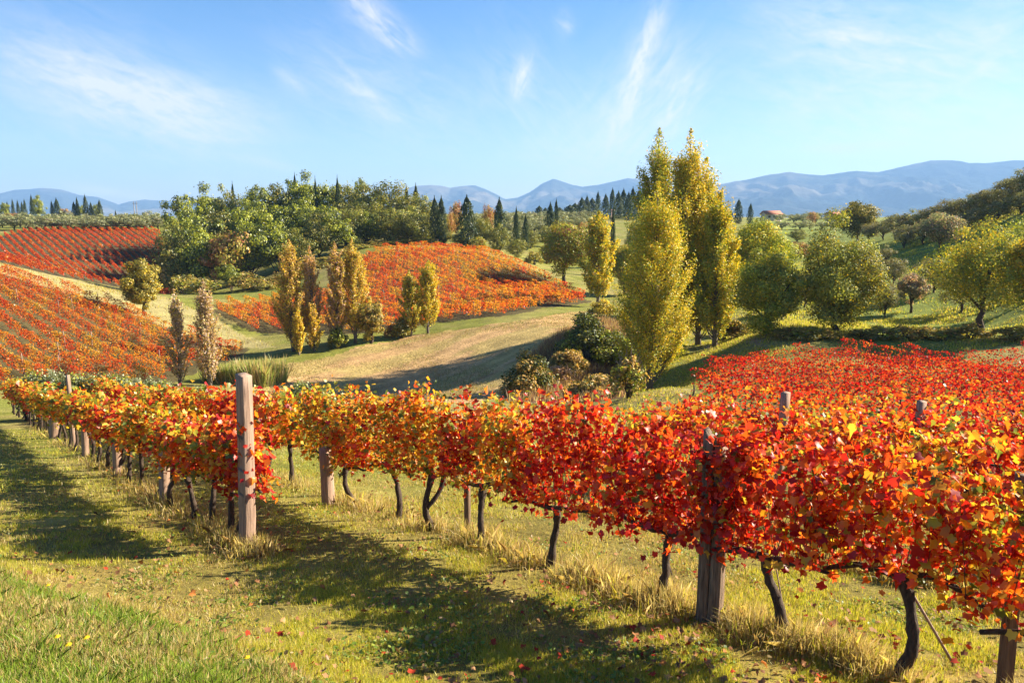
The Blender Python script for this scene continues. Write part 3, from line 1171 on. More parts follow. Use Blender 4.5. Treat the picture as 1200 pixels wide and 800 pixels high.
# ------------------------------------------------------------------ vine rows of the fields
def row_foliage(P0, P1, g, per_m, lsize, redfun, hcan=1.65, width=.26, deep=0.0, blend=0.0, tmpl=LEAF_DIAMOND, base=.5):
    L_ = float(np.linalg.norm(P1 - P0))
    n = int(L_ * per_m)
    s = g.random(n) * L_
    ph = g.random() * 10
    dens = .55 + .45 * np.sin(s * 2 * np.pi / 1.1 + ph)
    kp = g.random(n) < .35 + .65 * dens
    s = s[kp]
    n = len(s)
    bump = fbm(s, s * 0 + ph, 1.3, int(g.integers(1000)), 2)
    q = P0[None] + (P1 - P0)[None] * (s / L_)[:, None]
    cr = np.array([-(P1 - P0)[1], (P1 - P0)[0]]) / L_
    w = width * (.6 + .9 * bump)
    off = g.normal(0, 1, n) * w * .75
    hh = base + (hcan - base) * (1 - g.random(n) ** 1.5 * .98) * (.72 + .55 * bump)
    x = q[:, 0] + cr[0] * off + g.normal(0, .05, n)
    y = q[:, 1] + cr[1] * off
    z = H(x, y) + hh
    P_ = np.column_stack([x, y, z])
    N_ = np.column_stack([cr[0] * np.sign(off), cr[1] * np.sign(off), np.full(n, .7)]) + g.normal(0, .6, (n, 3))
    V, F_, kk = leaves(P_, N_, lsize * g.uniform(.6, 1.3, n), tmpl, g)
    cc = pick(g, n, VSETS, vine_weights(x, y, (hh - .5) / 1.2, redfun(x, y)))
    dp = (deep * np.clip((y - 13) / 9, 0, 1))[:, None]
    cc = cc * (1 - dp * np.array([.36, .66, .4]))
    if blend:
        wm = vine_weights(x, y, (hh - .5) / 1.2, redfun(x, y))
        wm = wm / wm.sum(1)[:, None]
        mean = wm @ np.array([q_.mean(0) for q_ in VSETS])
        cc = cc * (1 - blend) + mean * blend * g.uniform(.8, 1.2, (n, 1))
    return V, F_, np.repeat(cc, kk, 0)


def field_rows(poly, spacing, rdir, redfun, per_m, lsize, labelfn, group, seed, hcan=1.65, width=.26, stakes=0, minlen=2.5, smin=None, trunks=False, base=.5, deep=0.0, blend=0.0, tmpl=LEAF_DIAMOND):
    rdir = np.array(rdir, float)
    rdir /= np.linalg.norm(rdir)
    nrm = np.array([rdir[1], -rdir[0]])
    pr = poly @ nrm
    rows = []
    s = pr.min() + spacing * .4 if smin is None else smin
    while s < pr.max():
        ts = np.arange((poly @ rdir).min(), (poly @ rdir).max(), .25)
        P_ = nrm[None] * s + rdir[None] * ts[:, None]
        ins = inside(P_[:, 0], P_[:, 1], poly)
        idx = np.where(ins)[0]
        if len(idx):
            runs = np.split(idx, np.where(np.diff(idx) > 1)[0] + 1)
            run = max(runs, key=len)
            if len(run) * .25 > minlen:
                rows.append((P_[run[0]], P_[run[-1]]))
        s += spacing
    for i, (a, b) in enumerate(rows):
        g = np.random.default_rng(seed + i)
        a = a + rdir * g.uniform(0, .8)
        b = b - rdir * g.uniform(0, .8)
        za = h1(*a)
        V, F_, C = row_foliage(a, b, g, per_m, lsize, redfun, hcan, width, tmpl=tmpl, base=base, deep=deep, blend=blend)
        t = empty('vine_row', (a[0], a[1], za))
        o = mk('foliage', V - np.array([a[0], a[1], za]), F_, M_VINE, C, parent=t)
        L_ = float(np.linalg.norm(b - a))
        if stakes:
            k = 0
            s_ = g.uniform(1, stakes)
            while s_ < L_ and k < 30:
                q = a + (b - a) * s_ / L_
                so = bpy.data.objects.new('stake', STAKE_ME)
                COL.objects.link(so)
                so.parent = t
                so.location = (q[0] - a[0], q[1] - a[1], h1(*q) - za)
                so.rotation_euler = (g.normal(0, .04), g.normal(0, .04), g.random() * 3)
                s_ += stakes * g.uniform(.85, 1.15)
                k += 1
        if trunks:
            k = 0
            s_ = .4
            while s_ < L_ and k < 40:
                q = a + (b - a) * s_ / L_
                so = bpy.data.objects.new('trunk', TRUNK_MES[k % 4])
                COL.objects.link(so)
                so.parent = t
                so.location = (q[0] - a[0], q[1] - a[1], h1(*q) - za)
                so.rotation_euler = (0, 0, g.random() * 6)
                s_ += 1.2 * g.uniform(.85, 1.15)
                k += 1
        tag(t, labelfn(i, len(rows)), 'vine row', group)
    print(group, len(rows))
    return rows


_sb = MB()
_sb.add(*post_mesh(.05, .05, 1.5, 77, .95, segs=4))
_o = _sb.build('stake', M_WOOD)
STAKE_ME = _o.data
bpy.data.objects.remove(_o)
TRUNK_MES = []
for k in range(4):
    g = np.random.default_rng(k)
    q = np.linspace(0, 1, 5)
    pth = np.column_stack([np.cumsum(g.normal(0, .03, 5)), np.cumsum(g.normal(0, .03, 5)), q * .85 - .08])
    _sb = MB()
    _sb.add(*bark_tube(pth, np.linspace(.04, .03, 5), 6, .15, k))
    _o = _sb.build('trunk', M_VBARK)
    TRUNK_MES.append(_o.data)
    bpy.data.objects.remove(_o)


def lab_from(place, what='vine row'):
    def f(i, n):
        return f'{what}, {ordn(i)} from the {place}'
    return f


def red_mid(x, y):
    return np.clip(.50 + (fbm(x, y, 16, 5, 2) - .5) * .7 + (x + 10) * .008, .2, .95)


def red_left(x, y):
    return np.clip(.54 + (fbm(x, y, 12, 8, 2) - .5) * .6, .25, .95)


def red_upl(x, y):
    return x * 0 + .86


def red_right(x, y):
    return np.clip(.74 + (fbm(x, y, 7, 12, 2) - .5) * .35 + (y - 18) * .014, .3, .97)


MID_ROWS = field_rows(MID, 1.95, (-.612, .791), red_mid, 190, .14,
                      lambda i, n: f'orange and red vine row, {ordn(i)} from the left in the middle hill vineyard', 'rows of the middle hill vineyard', 2000, stakes=15, hcan=1.15, width=.135, base=.2, blend=.55)
LEFT_ROWS = field_rows(LEFT, 1.8, (-.80, .60), red_left, 210, .125,
                       lambda i, n: f'red and orange vine row, {ordn(i)} from the front in the left slope vineyard', 'rows of the left slope vineyard', 3000, stakes=15, hcan=1.15, width=.135, base=.2, blend=.55)
UP_ROWS = field_rows(UPL, 1.3, (-.62, .785), red_upl, 60, .19,
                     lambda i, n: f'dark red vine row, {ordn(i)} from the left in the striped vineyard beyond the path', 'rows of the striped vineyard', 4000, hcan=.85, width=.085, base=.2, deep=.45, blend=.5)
s0 = float(B0[:2] @ np.array([RDIR[1], -RDIR[0]]) + row_spacing * 4)
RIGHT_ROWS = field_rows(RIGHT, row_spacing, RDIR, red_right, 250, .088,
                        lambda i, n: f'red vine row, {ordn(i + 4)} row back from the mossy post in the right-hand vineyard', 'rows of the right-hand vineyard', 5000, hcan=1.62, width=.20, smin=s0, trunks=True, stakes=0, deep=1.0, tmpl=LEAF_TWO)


# ------------------------------------------------------------------ trees
def unit_tube_add(mb, path, rad, k, seed, mi=1, col=(1, 1, 1)):
    V, P = bark_tube(np.array(path), rad, k, .12, seed)
    mb.add(V, P, col, mi)


P_GOLD = arr((.86, .62, .03), (.74, .58, .035), (.88, .60, .04), (.58, .52, .04))
P_GREEN = arr((.38, .43, .035), (.26, .33, .03), (.48, .50, .04))
P_ORCH = arr((.32, .36, .06), (.42, .42, .07), (.24, .29, .05))
P_BROWN = arr((.62, .40, .12), (.70, .46, .12), (.50, .32, .10))
P_OAK = arr((.38, .34, .05), (.46, .38, .05), (.28, .27, .04), (.54, .40, .06))
P_DKOAK = arr((.15, .16, .035), (.21, .20, .04), (.27, .23, .05))
P_PINE = arr((.40, .43, .03), (.50, .52, .04), (.28, .33, .03))
P_DKPINE = arr((.085, .11, .03), (.12, .15, .035))
P_CYP = arr((.035, .065, .025), (.05, .08, .03), (.025, .05, .02))
P_OLIVE = arr((.38, .40, .18), (.30, .34, .14), (.46, .46, .22))
P_OLIVED = arr((.22, .23, .11), (.28, .26, .13), (.34, .27, .18))
P_PINK = arr((.66, .41, .28), (.58, .35, .24), (.72, .48, .30))
P_RUST = arr((.42, .16, .06), (.36, .20, .08), (.50, .24, .08))
P_SILVER = arr((.26, .30, .17), (.20, .25, .13), (.34, .35, .20))
P_BRNBARE = arr((.56, .40, .28), (.62, .45, .32), (.44, .32, .22))


def poplar(t, h, w, n, lsize, sets, wts, seed, bare=.06, sunside_gold=0.0, tmpl=LEAF_TWO, stems=1, mat_bark=None, tight=1.0):
    """tall columnar tree: trunk and steep limbs carrying leaf sprays"""
    g = np.random.default_rng(seed)
    mat_bark = mat_bark or M_GREYBARK
    tb = MB()
    k = 14
    s = np.linspace(0, 1, k)
    wob = np.cumsum(g.normal(0, .012 * w, (k, 2)), 0)
    trunk = np.column_stack([wob[:, 0], wob[:, 1], s * h * .94 - .15])
    trunk[:, :2] -= trunk[0, :2]
    tb.add(*bark_tube(trunk, (h * .016) * (1 - s * .93) + .02, 9, .1, seed))
    tb.build('trunk', mat_bark, t, smooth=True)
    mb = MB()
    nb = int(46 + n / 900)
    LP, LT = [], []
    per = n // nb
    for i in range(nb):
        f = bare + (1 - bare) * (i + g.random()) / nb
        f = f ** 1.05 * .93
        z0 = f * h * .80
        az = i * 2.4 + g.normal(0, .35)
        prof = float(np.interp(f, [0, .08, .25, .45, .65, .8, .92], [.60, .86, 1.0, .94, .72, .50, .30]))
        r1 = w / 2 * prof * g.uniform(.42, 1.22)
        rise = h * (.15 + .10 * g.random()) * (1 - .35 * f)
        z1 = min(z0 + rise, h * g.uniform(.94, 1.0))
        q = np.linspace(0, 1, 6)
        tx, ty = np.interp(z0, trunk[:, 2], trunk[:, 0]), np.interp(z0, trunk[:, 2], trunk[:, 1])
        rr = r1 * q ** .62
        pth = np.column_stack([tx + math.cos(az) * rr, ty + math.sin(az) * rr, z0 + (z1 - z0) * q])
        V, P = tube(pth, np.linspace(.010 * h * .35 + .012, .006, 6), 5, False)
        mb.add(V, P, (.3, .25, .2), 1)
        # twigs (sprays) on the limb
        m_ = 7
        for j in range(m_):
            qa = .25 + .75 * (j + g.random()) / m_
            c0 = np.array([np.interp(qa, q, pth[:, c]) for c in range(3)])
            a2 = az + g.normal(0, .9)
            ln = w * .19 * g.uniform(.5, 1.3) * tight
            c1 = c0 + np.array([math.cos(a2) * ln * .75, math.sin(a2) * ln * .75, ln * 1.15])
            nl = int(per / m_ * g.uniform(.5, 1.5))
            if nl < 1:
                continue
            tt = g.random(nl)
            pp = c0 + (c1 - c0) * tt[:, None] + g.normal(0, 1, (nl, 3)) * np.array([.034, .034, .048]) * w * tight ** .5
            LP.append(pp)
            LT.append(np.full(nl, g.normal(0, .5)))
    # crown tip
    tq = g.random(per * 2) ** 1.6
    LP.append(np.column_stack([trunk[-1, 0] + g.normal(0, 1, per * 2) * .13 * w * (1.08 - tq), trunk[-1, 1] + g.normal(0, 1, per * 2) * .13 * w * (1.08 - tq), h * (.80 + .20 * tq)]))
    LT.append(g.normal(0, .3, per * 2))
    LP, LT = np.concatenate(LP), np.concatenate(LT)
    LP = LP[LP[:, 2] > h * bare * .5]
    LT = LT[:len(LP)]
    N_ = LP * np.array([1, 1, 0]) / (w / 2) + g.normal(0, .8, (len(LP), 3)) + np.array([0, 0, .25])
    V, F_, kk = leaves(LP, N_, lsize * g.uniform(.6, 1.3, len(LP)), tmpl, g)
    ww = np.array(wts, float)[None] * np.exp(LT[:, None] * np.linspace(-1, 1, len(wts))[None] + sunside_gold * (LP[:, :1] / (w / 2)) * np.linspace(1, -1, len(wts))[None])  # more gold towards the right: the sunlit side painted into the leaf colours
    mb.add(V, F_, np.repeat(pick(g, len(LP), sets, ww), kk, 0), 0)
    mb.build('crown', [M_LEAF, mat_bark], t)


def broadleaf(t, h, w, n, lsize, sets, wts, seed, trunk_f=.22, flat=.8, clusters=46, tmpl=LEAF_TWO, hollow=.55, mat_bark=None, spread=.095, depth=None, limbs=8, trunk_r=None, inst=False):
    g = np.random.default_rng(seed)
    mat_bark = mat_bark or M_BARK
    tr = trunk_r or h * .022 + .03
    zc = h * (trunk_f + (1 - trunk_f) * .5)
    rz = h * (1 - trunk_f) / 2
    tb = MB()
    q = np.linspace(0, 1, 7)
    lean = g.normal(0, .05 * h, 2)
    trunk = np.column_stack([lean[0] * q, lean[1] * q, q * h * (trunk_f + .22) - .15])
    trunk[1:-1, :2] += g.normal(0, .012 * h, (5, 2))
    tb.add(*bark_tube(trunk, tr * (1.25 - .6 * q), 8, .12, seed))
    top = trunk[-1]
    cl = []
    ga = g.random() * 6
    ph1, ph2 = g.random(2) * 6.28
    for i in range(clusters):
        zz = 1 - 2 * (i + .5) / clusters
        a = ga + i * 2.39996
        lob = 1 + .22 * math.sin(a * 2 + ph1) * math.cos(zz * 2.2 + ph2) + .16 * math.sin(a * 3.0 + zz * 4 + ph2)
        rad_ = (hollow + (1 - hollow) * g.random() ** .6) * g.uniform(.72, 1.12) * lob
        rxy = math.sqrt(max(0, 1 - zz * zz))
        sh = 1.0 if zz > -.2 else (1 + .15 * (abs(zz) - .2))
        cl.append([math.cos(a) * rxy * w / 2 * rad_ * sh * .86, math.sin(a) * rxy * w / 2 * rad_ * sh * .86, zc + zz * rz * rad_ * .86])
    cl = np.array(cl)
    for i in range(limbs):
        c = cl[int((i + .5) * clusters / limbs)]
        s0_ = trunk[3 + i % 4]
        mid = s0_ + (c - s0_) * .5 + np.array([0, 0, .04 * h])
        pth = np.array([s0_, (s0_ + mid) / 2 + g.normal(0, .01 * h, 3), mid, (mid + c) / 2 + g.normal(0, .01 * h, 3), c])
        tb.add(*bark_tube(pth, np.linspace(tr * .55, tr * .10, 5), 6, .1, seed + i))
    tb.build('trunk', mat_bark, t, smooth=True)
    mb = MB()
    LP, LC, LN = [], [], []
    per = n / clusters
    for c in cl:
        sc_ = g.uniform(.5, 1.35)
        nl = int(per * sc_ ** 1.5)
        d_ = g.normal(0, 1, (nl, 3))
        d_ /= np.linalg.norm(d_, axis=1)[:, None]
        rr = g.random(nl) ** .45
        off = d_ * rr[:, None] * np.array([w * spread * 1.7, w * spread * 1.7, w * spread * 1.7 * flat]) * sc_
        LP.append(c + off)
        LN.append(d_ + (c - np.array([0, 0, zc])) / (w / 2) * .5)
        LC.append(np.full(nl, g.normal(0, .8)))
    LP, LN, LC = map(np.concatenate, (LP, LN, LC))
    LP[:, 2] = np.maximum(LP[:, 2], h * .03)
    # a haze of loose outer twigs so that the outline frays
    kx = g.random(len(LP)) < .07
    LP[kx] += g.normal(0, 1, (int(kx.sum()), 3)) * np.array([w * .055, w * .055, h * .045])
    N_ = LN + g.normal(0, .45, (len(LP), 3)) + np.array([0, 0, .2])
    V, F_, kk = leaves(LP, N_, lsize * g.uniform(.6, 1.3, len(LP)), tmpl, g)
    ww = np.array(wts, float)[None] * np.exp(LC[:, None] * np.linspace(-1, 1, len(wts))[None])
    mb.add(V, F_, np.repeat(pick(g, len(LP), sets, ww), kk, 0), 0)
    mb.build('crown', [M_LEAF, mat_bark], t)


def shrub(t, h, w, n, lsize, sets, wts, seed, stems=9, spread=.10, tmpl=LEAF_TWO, clusters=26, depth=1.0, upright=.0, bare=.0):
    """several stems from the base, foliage down to the ground"""
    g = np.random.default_rng(seed)
    tb = MB()
    cl = []
    for i in range(clusters):
        a = i * 2.4 + g.normal(0, .3)
        f = (i + .5) / clusters
        r = (w / 2) * math.sqrt(f) * .84
        z = h * (.86 * (1 - f ** 1.6 * .75)) * g.uniform(.55, 1.0)
        cl.append([math.cos(a) * r, math.sin(a) * r * depth, max(z, h * .12)])
    cl = np.array(cl)
    for i in range(stems):
        c = cl[int(i * clusters / stems)]
        c2 = c + np.array([0, 0, h * .1 * (1 + bare * 3)])
        b_ = np.array([c[0] * .15, c[1] * .15, -.1])
        q = np.linspace(0, 1, 6)
        pth = b_ + (c2 - b_) * q[:, None]
        pth[:, :2] *= (q ** .6)[:, None] * .5 + .5
        pth += g.normal(0, .012 * h, pth.shape)
        tb.add(*bark_tube(pth, np.linspace(.014 * h + .006, .004 + .002 * h, 6), 5, .1, seed + i))
    tb.build('stem', M_BARK, t)
    LP, LC, LN = [], [], []
    per = n / clusters
    for c in cl:
        nl = int(per * g.uniform(.6, 1.4))
        d_ = g.normal(0, 1, (nl, 3))
        d_ /= np.linalg.norm(d_, axis=1)[:, None]
        off = d_ * (g.random(nl) ** .45)[:, None] * np.array([w * spread * 1.8, w * spread * 1.8 * depth, h * .17 * (1 + upright)])
        LP.append(c + off)
        LN.append(d_)
        LC.append(np.full(nl, g.normal(0, .7)))
    LP, LN, LC = map(np.concatenate, (LP, LN, LC))
    LP[:, 2] = np.maximum(LP[:, 2], .02)
    V, F_, kk = leaves(LP, LN + g.normal(0, .5, LP.shape) + np.array([0, 0, .3]), lsize * g.uniform(.6, 1.3, len(LP)), tmpl, g)
    ww = np.array(wts, float)[None] * np.exp(LC[:, None] * np.linspace(-1, 1, len(wts))[None])
    mk('foliage', V, F_, M_LEAF, np.repeat(pick(g, len(LP), sets, ww), kk, 0), parent=t)


def stand(name, u, vtop, d=None, vbase=None, wpx=40, label='', cat='tree', group=None, dx=0):
    """an empty for a tree whose top is seen at (u, vtop); returns it with its height and width"""
    if d is None:
        p = hit(u, vbase)
        d = p[1]
    top = pt(u, vtop, d)
    zg = h1(top[0], d)
    t = empty(name, (top[0], d, zg))
    tag(t, label, cat, group)
    return t, top[2] - zg, wpx / F * d


# --- hero poplars right of the brown field
G3 = [P_GOLD, P_GREEN, P_BROWN]
t, h, w = stand('poplar_tree', 768, 213, 47.5, None, 84, 'great yellow-green poplar standing nearest, at the foot of the grass track', group='poplars by the grass track')
poplar(t, h, w, 58000, .095, G3, (1.2, 1.0, .05), 11, bare=.02, sunside_gold=.5)
for (u, vt, d, wp, sd, lab, wt, rg) in [
    (774, 150, 62, 62, 12, 'tallest dark green poplar at the left of the towering group', (.45, 1.2, .1), .5),
    (804, 150, 60, 62, 13, 'tallest golden poplar in the middle of the towering group', (1.3, .7, .1), .6),
    (827, 184, 61, 58, 14, 'golden green poplar on the right shoulder of the towering group', (1.0, .9, .06), .6),
    (845, 225, 58, 54, 15, 'lowest yellow-green poplar at the right end of the towering group', (.9, 1.0, .04), .5)]:
    t, h, w = stand('poplar_tree', u, vt, d, None, wp, lab, group='poplars by the grass track')
    poplar(t, h, w, 42000, .122, G3, wt, sd, bare=.03, sunside_gold=rg)
t, h, w = stand('poplar_tree', 702, 247, 88, None, 42, 'slender golden green poplar standing alone beyond the end of the middle vineyard')
poplar(t, h, w, 15000, .20, G3, (1.0, .9, .1), 16, bare=.04, sunside_gold=.8)
# --- poplars along the edge of the brown field
B3 = [P_GOLD, P_BROWN, P_PINK]
for (u, vt, vb, wp, sd, lab, sets, wt, n, br) in [
    (338, 280, 412, 38, 21, 'thick brown-gold poplar, leftmost of the group of autumn poplars', [P_GOLD, P_BROWN, P_GREEN], (.35, 1.2, .2), 9000, .03),
    (361, 287, 408, 24, 22, 'slim pinkish brown poplar right behind the leftmost brown-gold one', [P_BROWN, P_PINK, P_GOLD], (.8, 1.0, .3), 5200, .12),
    (348, 362, 416, 15, 23, 'small yellow poplar sapling at the foot of the brown-gold poplars', [P_GOLD, P_BROWN], (1, .3), 2600, .0),
    (366, 352, 412, 20, 24, 'small gold-brown poplar in front of the slim pinkish one', [P_GOLD, P_BROWN], (.8, .7), 3000, .0),
    (391, 283, 406, 26, 25, 'slim pink-gold poplar left of the broad golden one', [P_GOLD, P_BROWN, P_PINK], (.6, .8, .9), 6500, .10),
    (412, 279, 402, 34, 26, 'broad golden poplar at the right of the autumn group', [P_GOLD, P_BROWN, P_GREEN], (.8, 1.0, .2), 9500, .06),
    (480, 316, 394, 26, 27, 'green-gold poplar with a dark base, left one of the near pair at the vineyard edge', [P_GOLD, P_GREEN, P_BROWN], (.7, .7, .4), 6500, .02),
    (500, 304, 391, 27, 28, 'yellow poplar, right one of the pair at the vineyard edge', [P_GOLD, P_GREEN, P_BROWN], (1.2, .5, .2), 7000, .06)]:
    t, h, w = stand('poplar_tree', u, vt, None, vb, wp, lab, group='poplars along the brown field')
    poplar(t, h, w, int(n * 1.7), .115, sets, wt, sd, bare=br, sunside_gold=.5)
for (u, vt, vb, wp, sd, lab, n) in [
    (203, 338, 450, 27, 31, 'nearly bare greyish poplar, left one of the two at the foot of the left vineyard', 3000),
    (238, 327, 452, 34, 32, 'nearly bare greyish poplar, thicker right one of the two by the reeds', 4200)]:
    t, h, w = stand('poplar_tree', u, vt, None, vb, wp, lab, group='bare poplars by the reeds')
    poplar(t, h, w, int(n * 2), .11, [P_BROWN, P_BRNBARE, P_OAK], (.5, 1.6, .4), sd, bare=.0, tmpl=LEAF_DIAMOND, tight=.8)

# --- round trees
HERO = [
    # u, vtop, d, vbase, w, seed, label, sets, wts, n, lsize, kw
    (990, 263, None, 389, 108, 41, 'round olive-green tree standing in the middle of the bank behind the right vineyard', [P_ORCH, P_GOLD, P_DKOAK], (1.3, .25, .4), 17000, .20, dict(trunk_f=.03, clusters=60)),
    (903, 286, None, 391, 84, 42, 'yellow-green tree leaning over the bank right of the tall poplars', [P_ORCH, P_GOLD, P_GREEN], (1, .5, .8), 13000, .20, dict(trunk_f=.03, clusters=46)),
    (1163, 262, None, 392, 128, 43, 'spreading yellow-leaved tree with visible dark trunk at the right of the bank', [P_GOLD, P_ORCH, P_GREEN], (.6, .8, .6), 12500, .20, dict(trunk_f=.26, clusters=52, hollow=.4)),
    (1232, 250, 50, None, 90, 44, 'yellow-leaved tree cut by the right edge of the view', [P_GOLD, P_OAK], (.7, .8), 8000, .22, dict(trunk_f=.2, clusters=40)),
    (893, 248, 80, None, 78, 45, 'bushy bright green tree right behind the tall poplars', [P_PINE, P_GREEN, P_GOLD], (1, .8, .3), 12000, .28, dict(trunk_f=.12, clusters=48)),
    (663, 256, 104, None, 62, 46, 'round dull green tree with a visible trunk at the end of the middle vineyard', [P_OAK, P_GREEN, P_RUST], (.8, 1, .12), 9500, .32, dict(trunk_f=.2, clusters=44)),
    (735, 282, 100, None, 44, 47, 'small green tree between the lone poplar and the great poplar', [P_GREEN, P_OAK, P_GOLD], (1, .8, .3), 6500, .30, dict(trunk_f=.12)),
    (163, 304, None, 366, 48, 48, 'olive-brown round tree standing alone between the left vineyards', [P_OAK, P_DKOAK, P_GOLD], (1.2, .5, .15), 9000, .24, dict(trunk_f=.06)),
    (1008, 234, 128, None, 50, 49, 'dark brown-green domed tree on the skyline above the round tree', [P_DKOAK, P_OAK], (1, .6), 7000, .36, dict(trunk_f=.12)),
    (433, 345, None, 402, 34, 50, 'low brown-green tree beside the broad golden poplar', [P_OAK, P_BROWN, P_DKOAK], (1, .6, .4), 5000, .22, dict(trunk_f=.05)),
    (1072, 318, None, 366, 44, 51, 'small purple-grey tree on the slope right of the round tree', [P_PINK, P_OLIVED], (.7, 1), 3200, .20, dict(trunk_f=.28, clusters=30, hollow=.3)),
    (1106, 250, 84, None, 56, 52, 'grey-pink olive tree with a bare trunk on the upper slope', [P_OLIVED, P_PINK, P_OLIVE], (1, .35, .5), 5000, .24, dict(trunk_f=.34, clusters=34)),
    (325, 252, 0, 0, 0, 0, '', None, None, 0, 0, None),
]
for r_ in HERO:
    if r_[7] is None:
        continue
    (u, vt, d, vb, wp, sd, lab, sets, wt, n, ls, kw) = r_
    t, h, w = stand('broadleaf_tree', u, vt, d, vb, wp, lab)
    broadleaf(t, h, w, int(n * 2.4), ls * .60, sets, wt, sd, **kw)

# --- prototypes one unit high, one unit wide, for the trees far behind (copied below)
PROTO = {}


def proto(kind, i, fn):
    t = empty(kind, (0, 0, -500))
    fn(t, i)
    PROTO.setdefault(kind, []).append(t)


for i in range(6):
    proto('pine_tree', i, lambda t, i: broadleaf(t, 1, 1, 8000, .032, [P_PINE, P_GREEN, P_DKPINE], (.8, .35, 1.0), 600 + i, trunk_f=.10, flat=.6, clusters=34, spread=.085, tmpl=LEAF_DIAMOND, hollow=.5, trunk_r=.022))
for i in range(6):
    proto('oak_tree', i, lambda t, i: broadleaf(t, 1, 1, 8000, .031, [P_ORCH, P_OAK, P_DKOAK, P_DKPINE], (.6, .35, .9, .5), 620 + i, trunk_f=.06, flat=.75, clusters=38, spread=.09, tmpl=LEAF_DIAMOND, trunk_r=.022))
for i in range(2):
    proto('rust_tree', i, lambda t, i: broadleaf(t, 1, 1, 2600, .05, [P_RUST, P_BROWN, P_OAK], (1, .7, .7), 640 + i, trunk_f=.15, clusters=26, tmpl=LEAF_DIAMOND, trunk_r=.022))
for i in range(4):
    proto('olive_tree', i, lambda t, i: broadleaf(t, 1, 1, 1700, .065, [P_OLIVE, P_SILVER, P_OLIVED], (1, .6, .35), 660 + i, trunk_f=.2, flat=.7, clusters=18, spread=.11, tmpl=LEAF_DIAMOND, trunk_r=.03))
for i in range(4):
    proto('grey_olive_tree', i, lambda t, i: broadleaf(t, 1, 1, 6000, .034, [P_OLIVED, P_DKOAK, P_OLIVE], (1, .9, .4), 680 + i, trunk_f=.22, flat=.7, clusters=24, spread=.10, tmpl=LEAF_DIAMOND, trunk_r=.03))


def cypress(t, i):
    g = np.random.default_rng(700 + i)
    tb = MB()
    q = np.linspace(0, 1, 6)
    tb.add(*bark_tube(np.column_stack([q * 0, q * 0, q * .9 - .01]), .03 * (1 - .9 * q) + .003, 6, .1, i))
    tb.build('trunk', M_BARK, t)
    n = 3000
    f = g.random(n) ** .85
    prof = np.sin(np.pi * np.clip(f * .93 + .10, 0, 1) ** .75) ** .75 * .5
    a = g.random(n) * 6.283
    lump = 1 + .22 * np.sin(a * 3 + f * 20 + i) + .15 * np.sin(a * 5 - f * 33)
    r = prof * lump * (.55 + .45 * g.random(n) ** .5)
    P_ = np.column_stack([np.cos(a) * r, np.sin(a) * r, .02 + f * .98])
    N_ = np.column_stack([np.cos(a), np.sin(a), a * 0 + .35]) + g.normal(0, .4, (n, 3))
    V, F_, kk = leaves(P_, N_, .055 * g.uniform(.6, 1.3, n), LEAF_DIAMOND, g)
    V[:, 2] = .5 + (V[:, 2] - .5)
    mk('crown', V, F_, M_LEAF, np.repeat(pick(g, n, [P_CYP, P_DKPINE], (1, .5)), kk, 0), parent=t)


for i in range(4):
    proto('cypress_tree', i, cypress)
for i in range(2):
    proto('shrub', i, lambda t, i: shrub(t, 1, 1, 1500, .075, [P_OAK, P_OLIVE, P_BROWN, P_GREEN], (1, .5, .6, .6), 720 + i, tmpl=LEAF_DIAMOND))
for i in range(2):
    proto('dark_shrub', i, lambda t, i: shrub(t, 1, 1, 1500, .075, [P_DKOAK, P_OAK, P_BROWN], (1, .5, .3), 730 + i, tmpl=LEAF_DIAMOND))
for i in range(2):
    proto('silver_shrub', i, lambda t, i: shrub(t, 1, 1, 3600, .05, [P_SILVER, P_OLIVE, P_GREEN], (1, .6, .2), 740 + i, tmpl=LEAF_DIAMOND))

NAMES = {'rust_tree': 'broadleaf_tree', 'grey_olive_tree': 'olive_tree', 'dark_shrub': 'shrub', 'silver_shrub': 'shrub'}
_pc = [0]


def plant(kind, u, vtop, d, wpx, label, cat='tree', group=None, deep=1.0, sink=.03, vbase=None):
    g = random.Random(int(u * 31 + vtop * 7 + (d or 0)))
    if d is None:
        d = float(hit(u, vbase)[1])
    top = pt(u, vtop, d)
    zg = h1(top[0], d)
    h = max(top[2] - zg, .5)
    _pc[0] += 1
    src = PROTO[kind][_pc[0] % len(PROTO[kind])]
    c = copy_tree(src)
    c.name = NAMES.get(kind, kind)
    w = wpx / F * d * (g.uniform(.8, 1.35) if kind == 'cypress_tree' else 1.0)
    c.location = (top[0], d, zg - sink * h)
    c.rotation_euler = (0, 0, g.uniform(0, 6.28) if deep == 1.0 else g.uniform(-.2, .2))
    c.scale = (w, w * deep, h * (1 + sink))
    tag(c, label, cat, group)
    return c


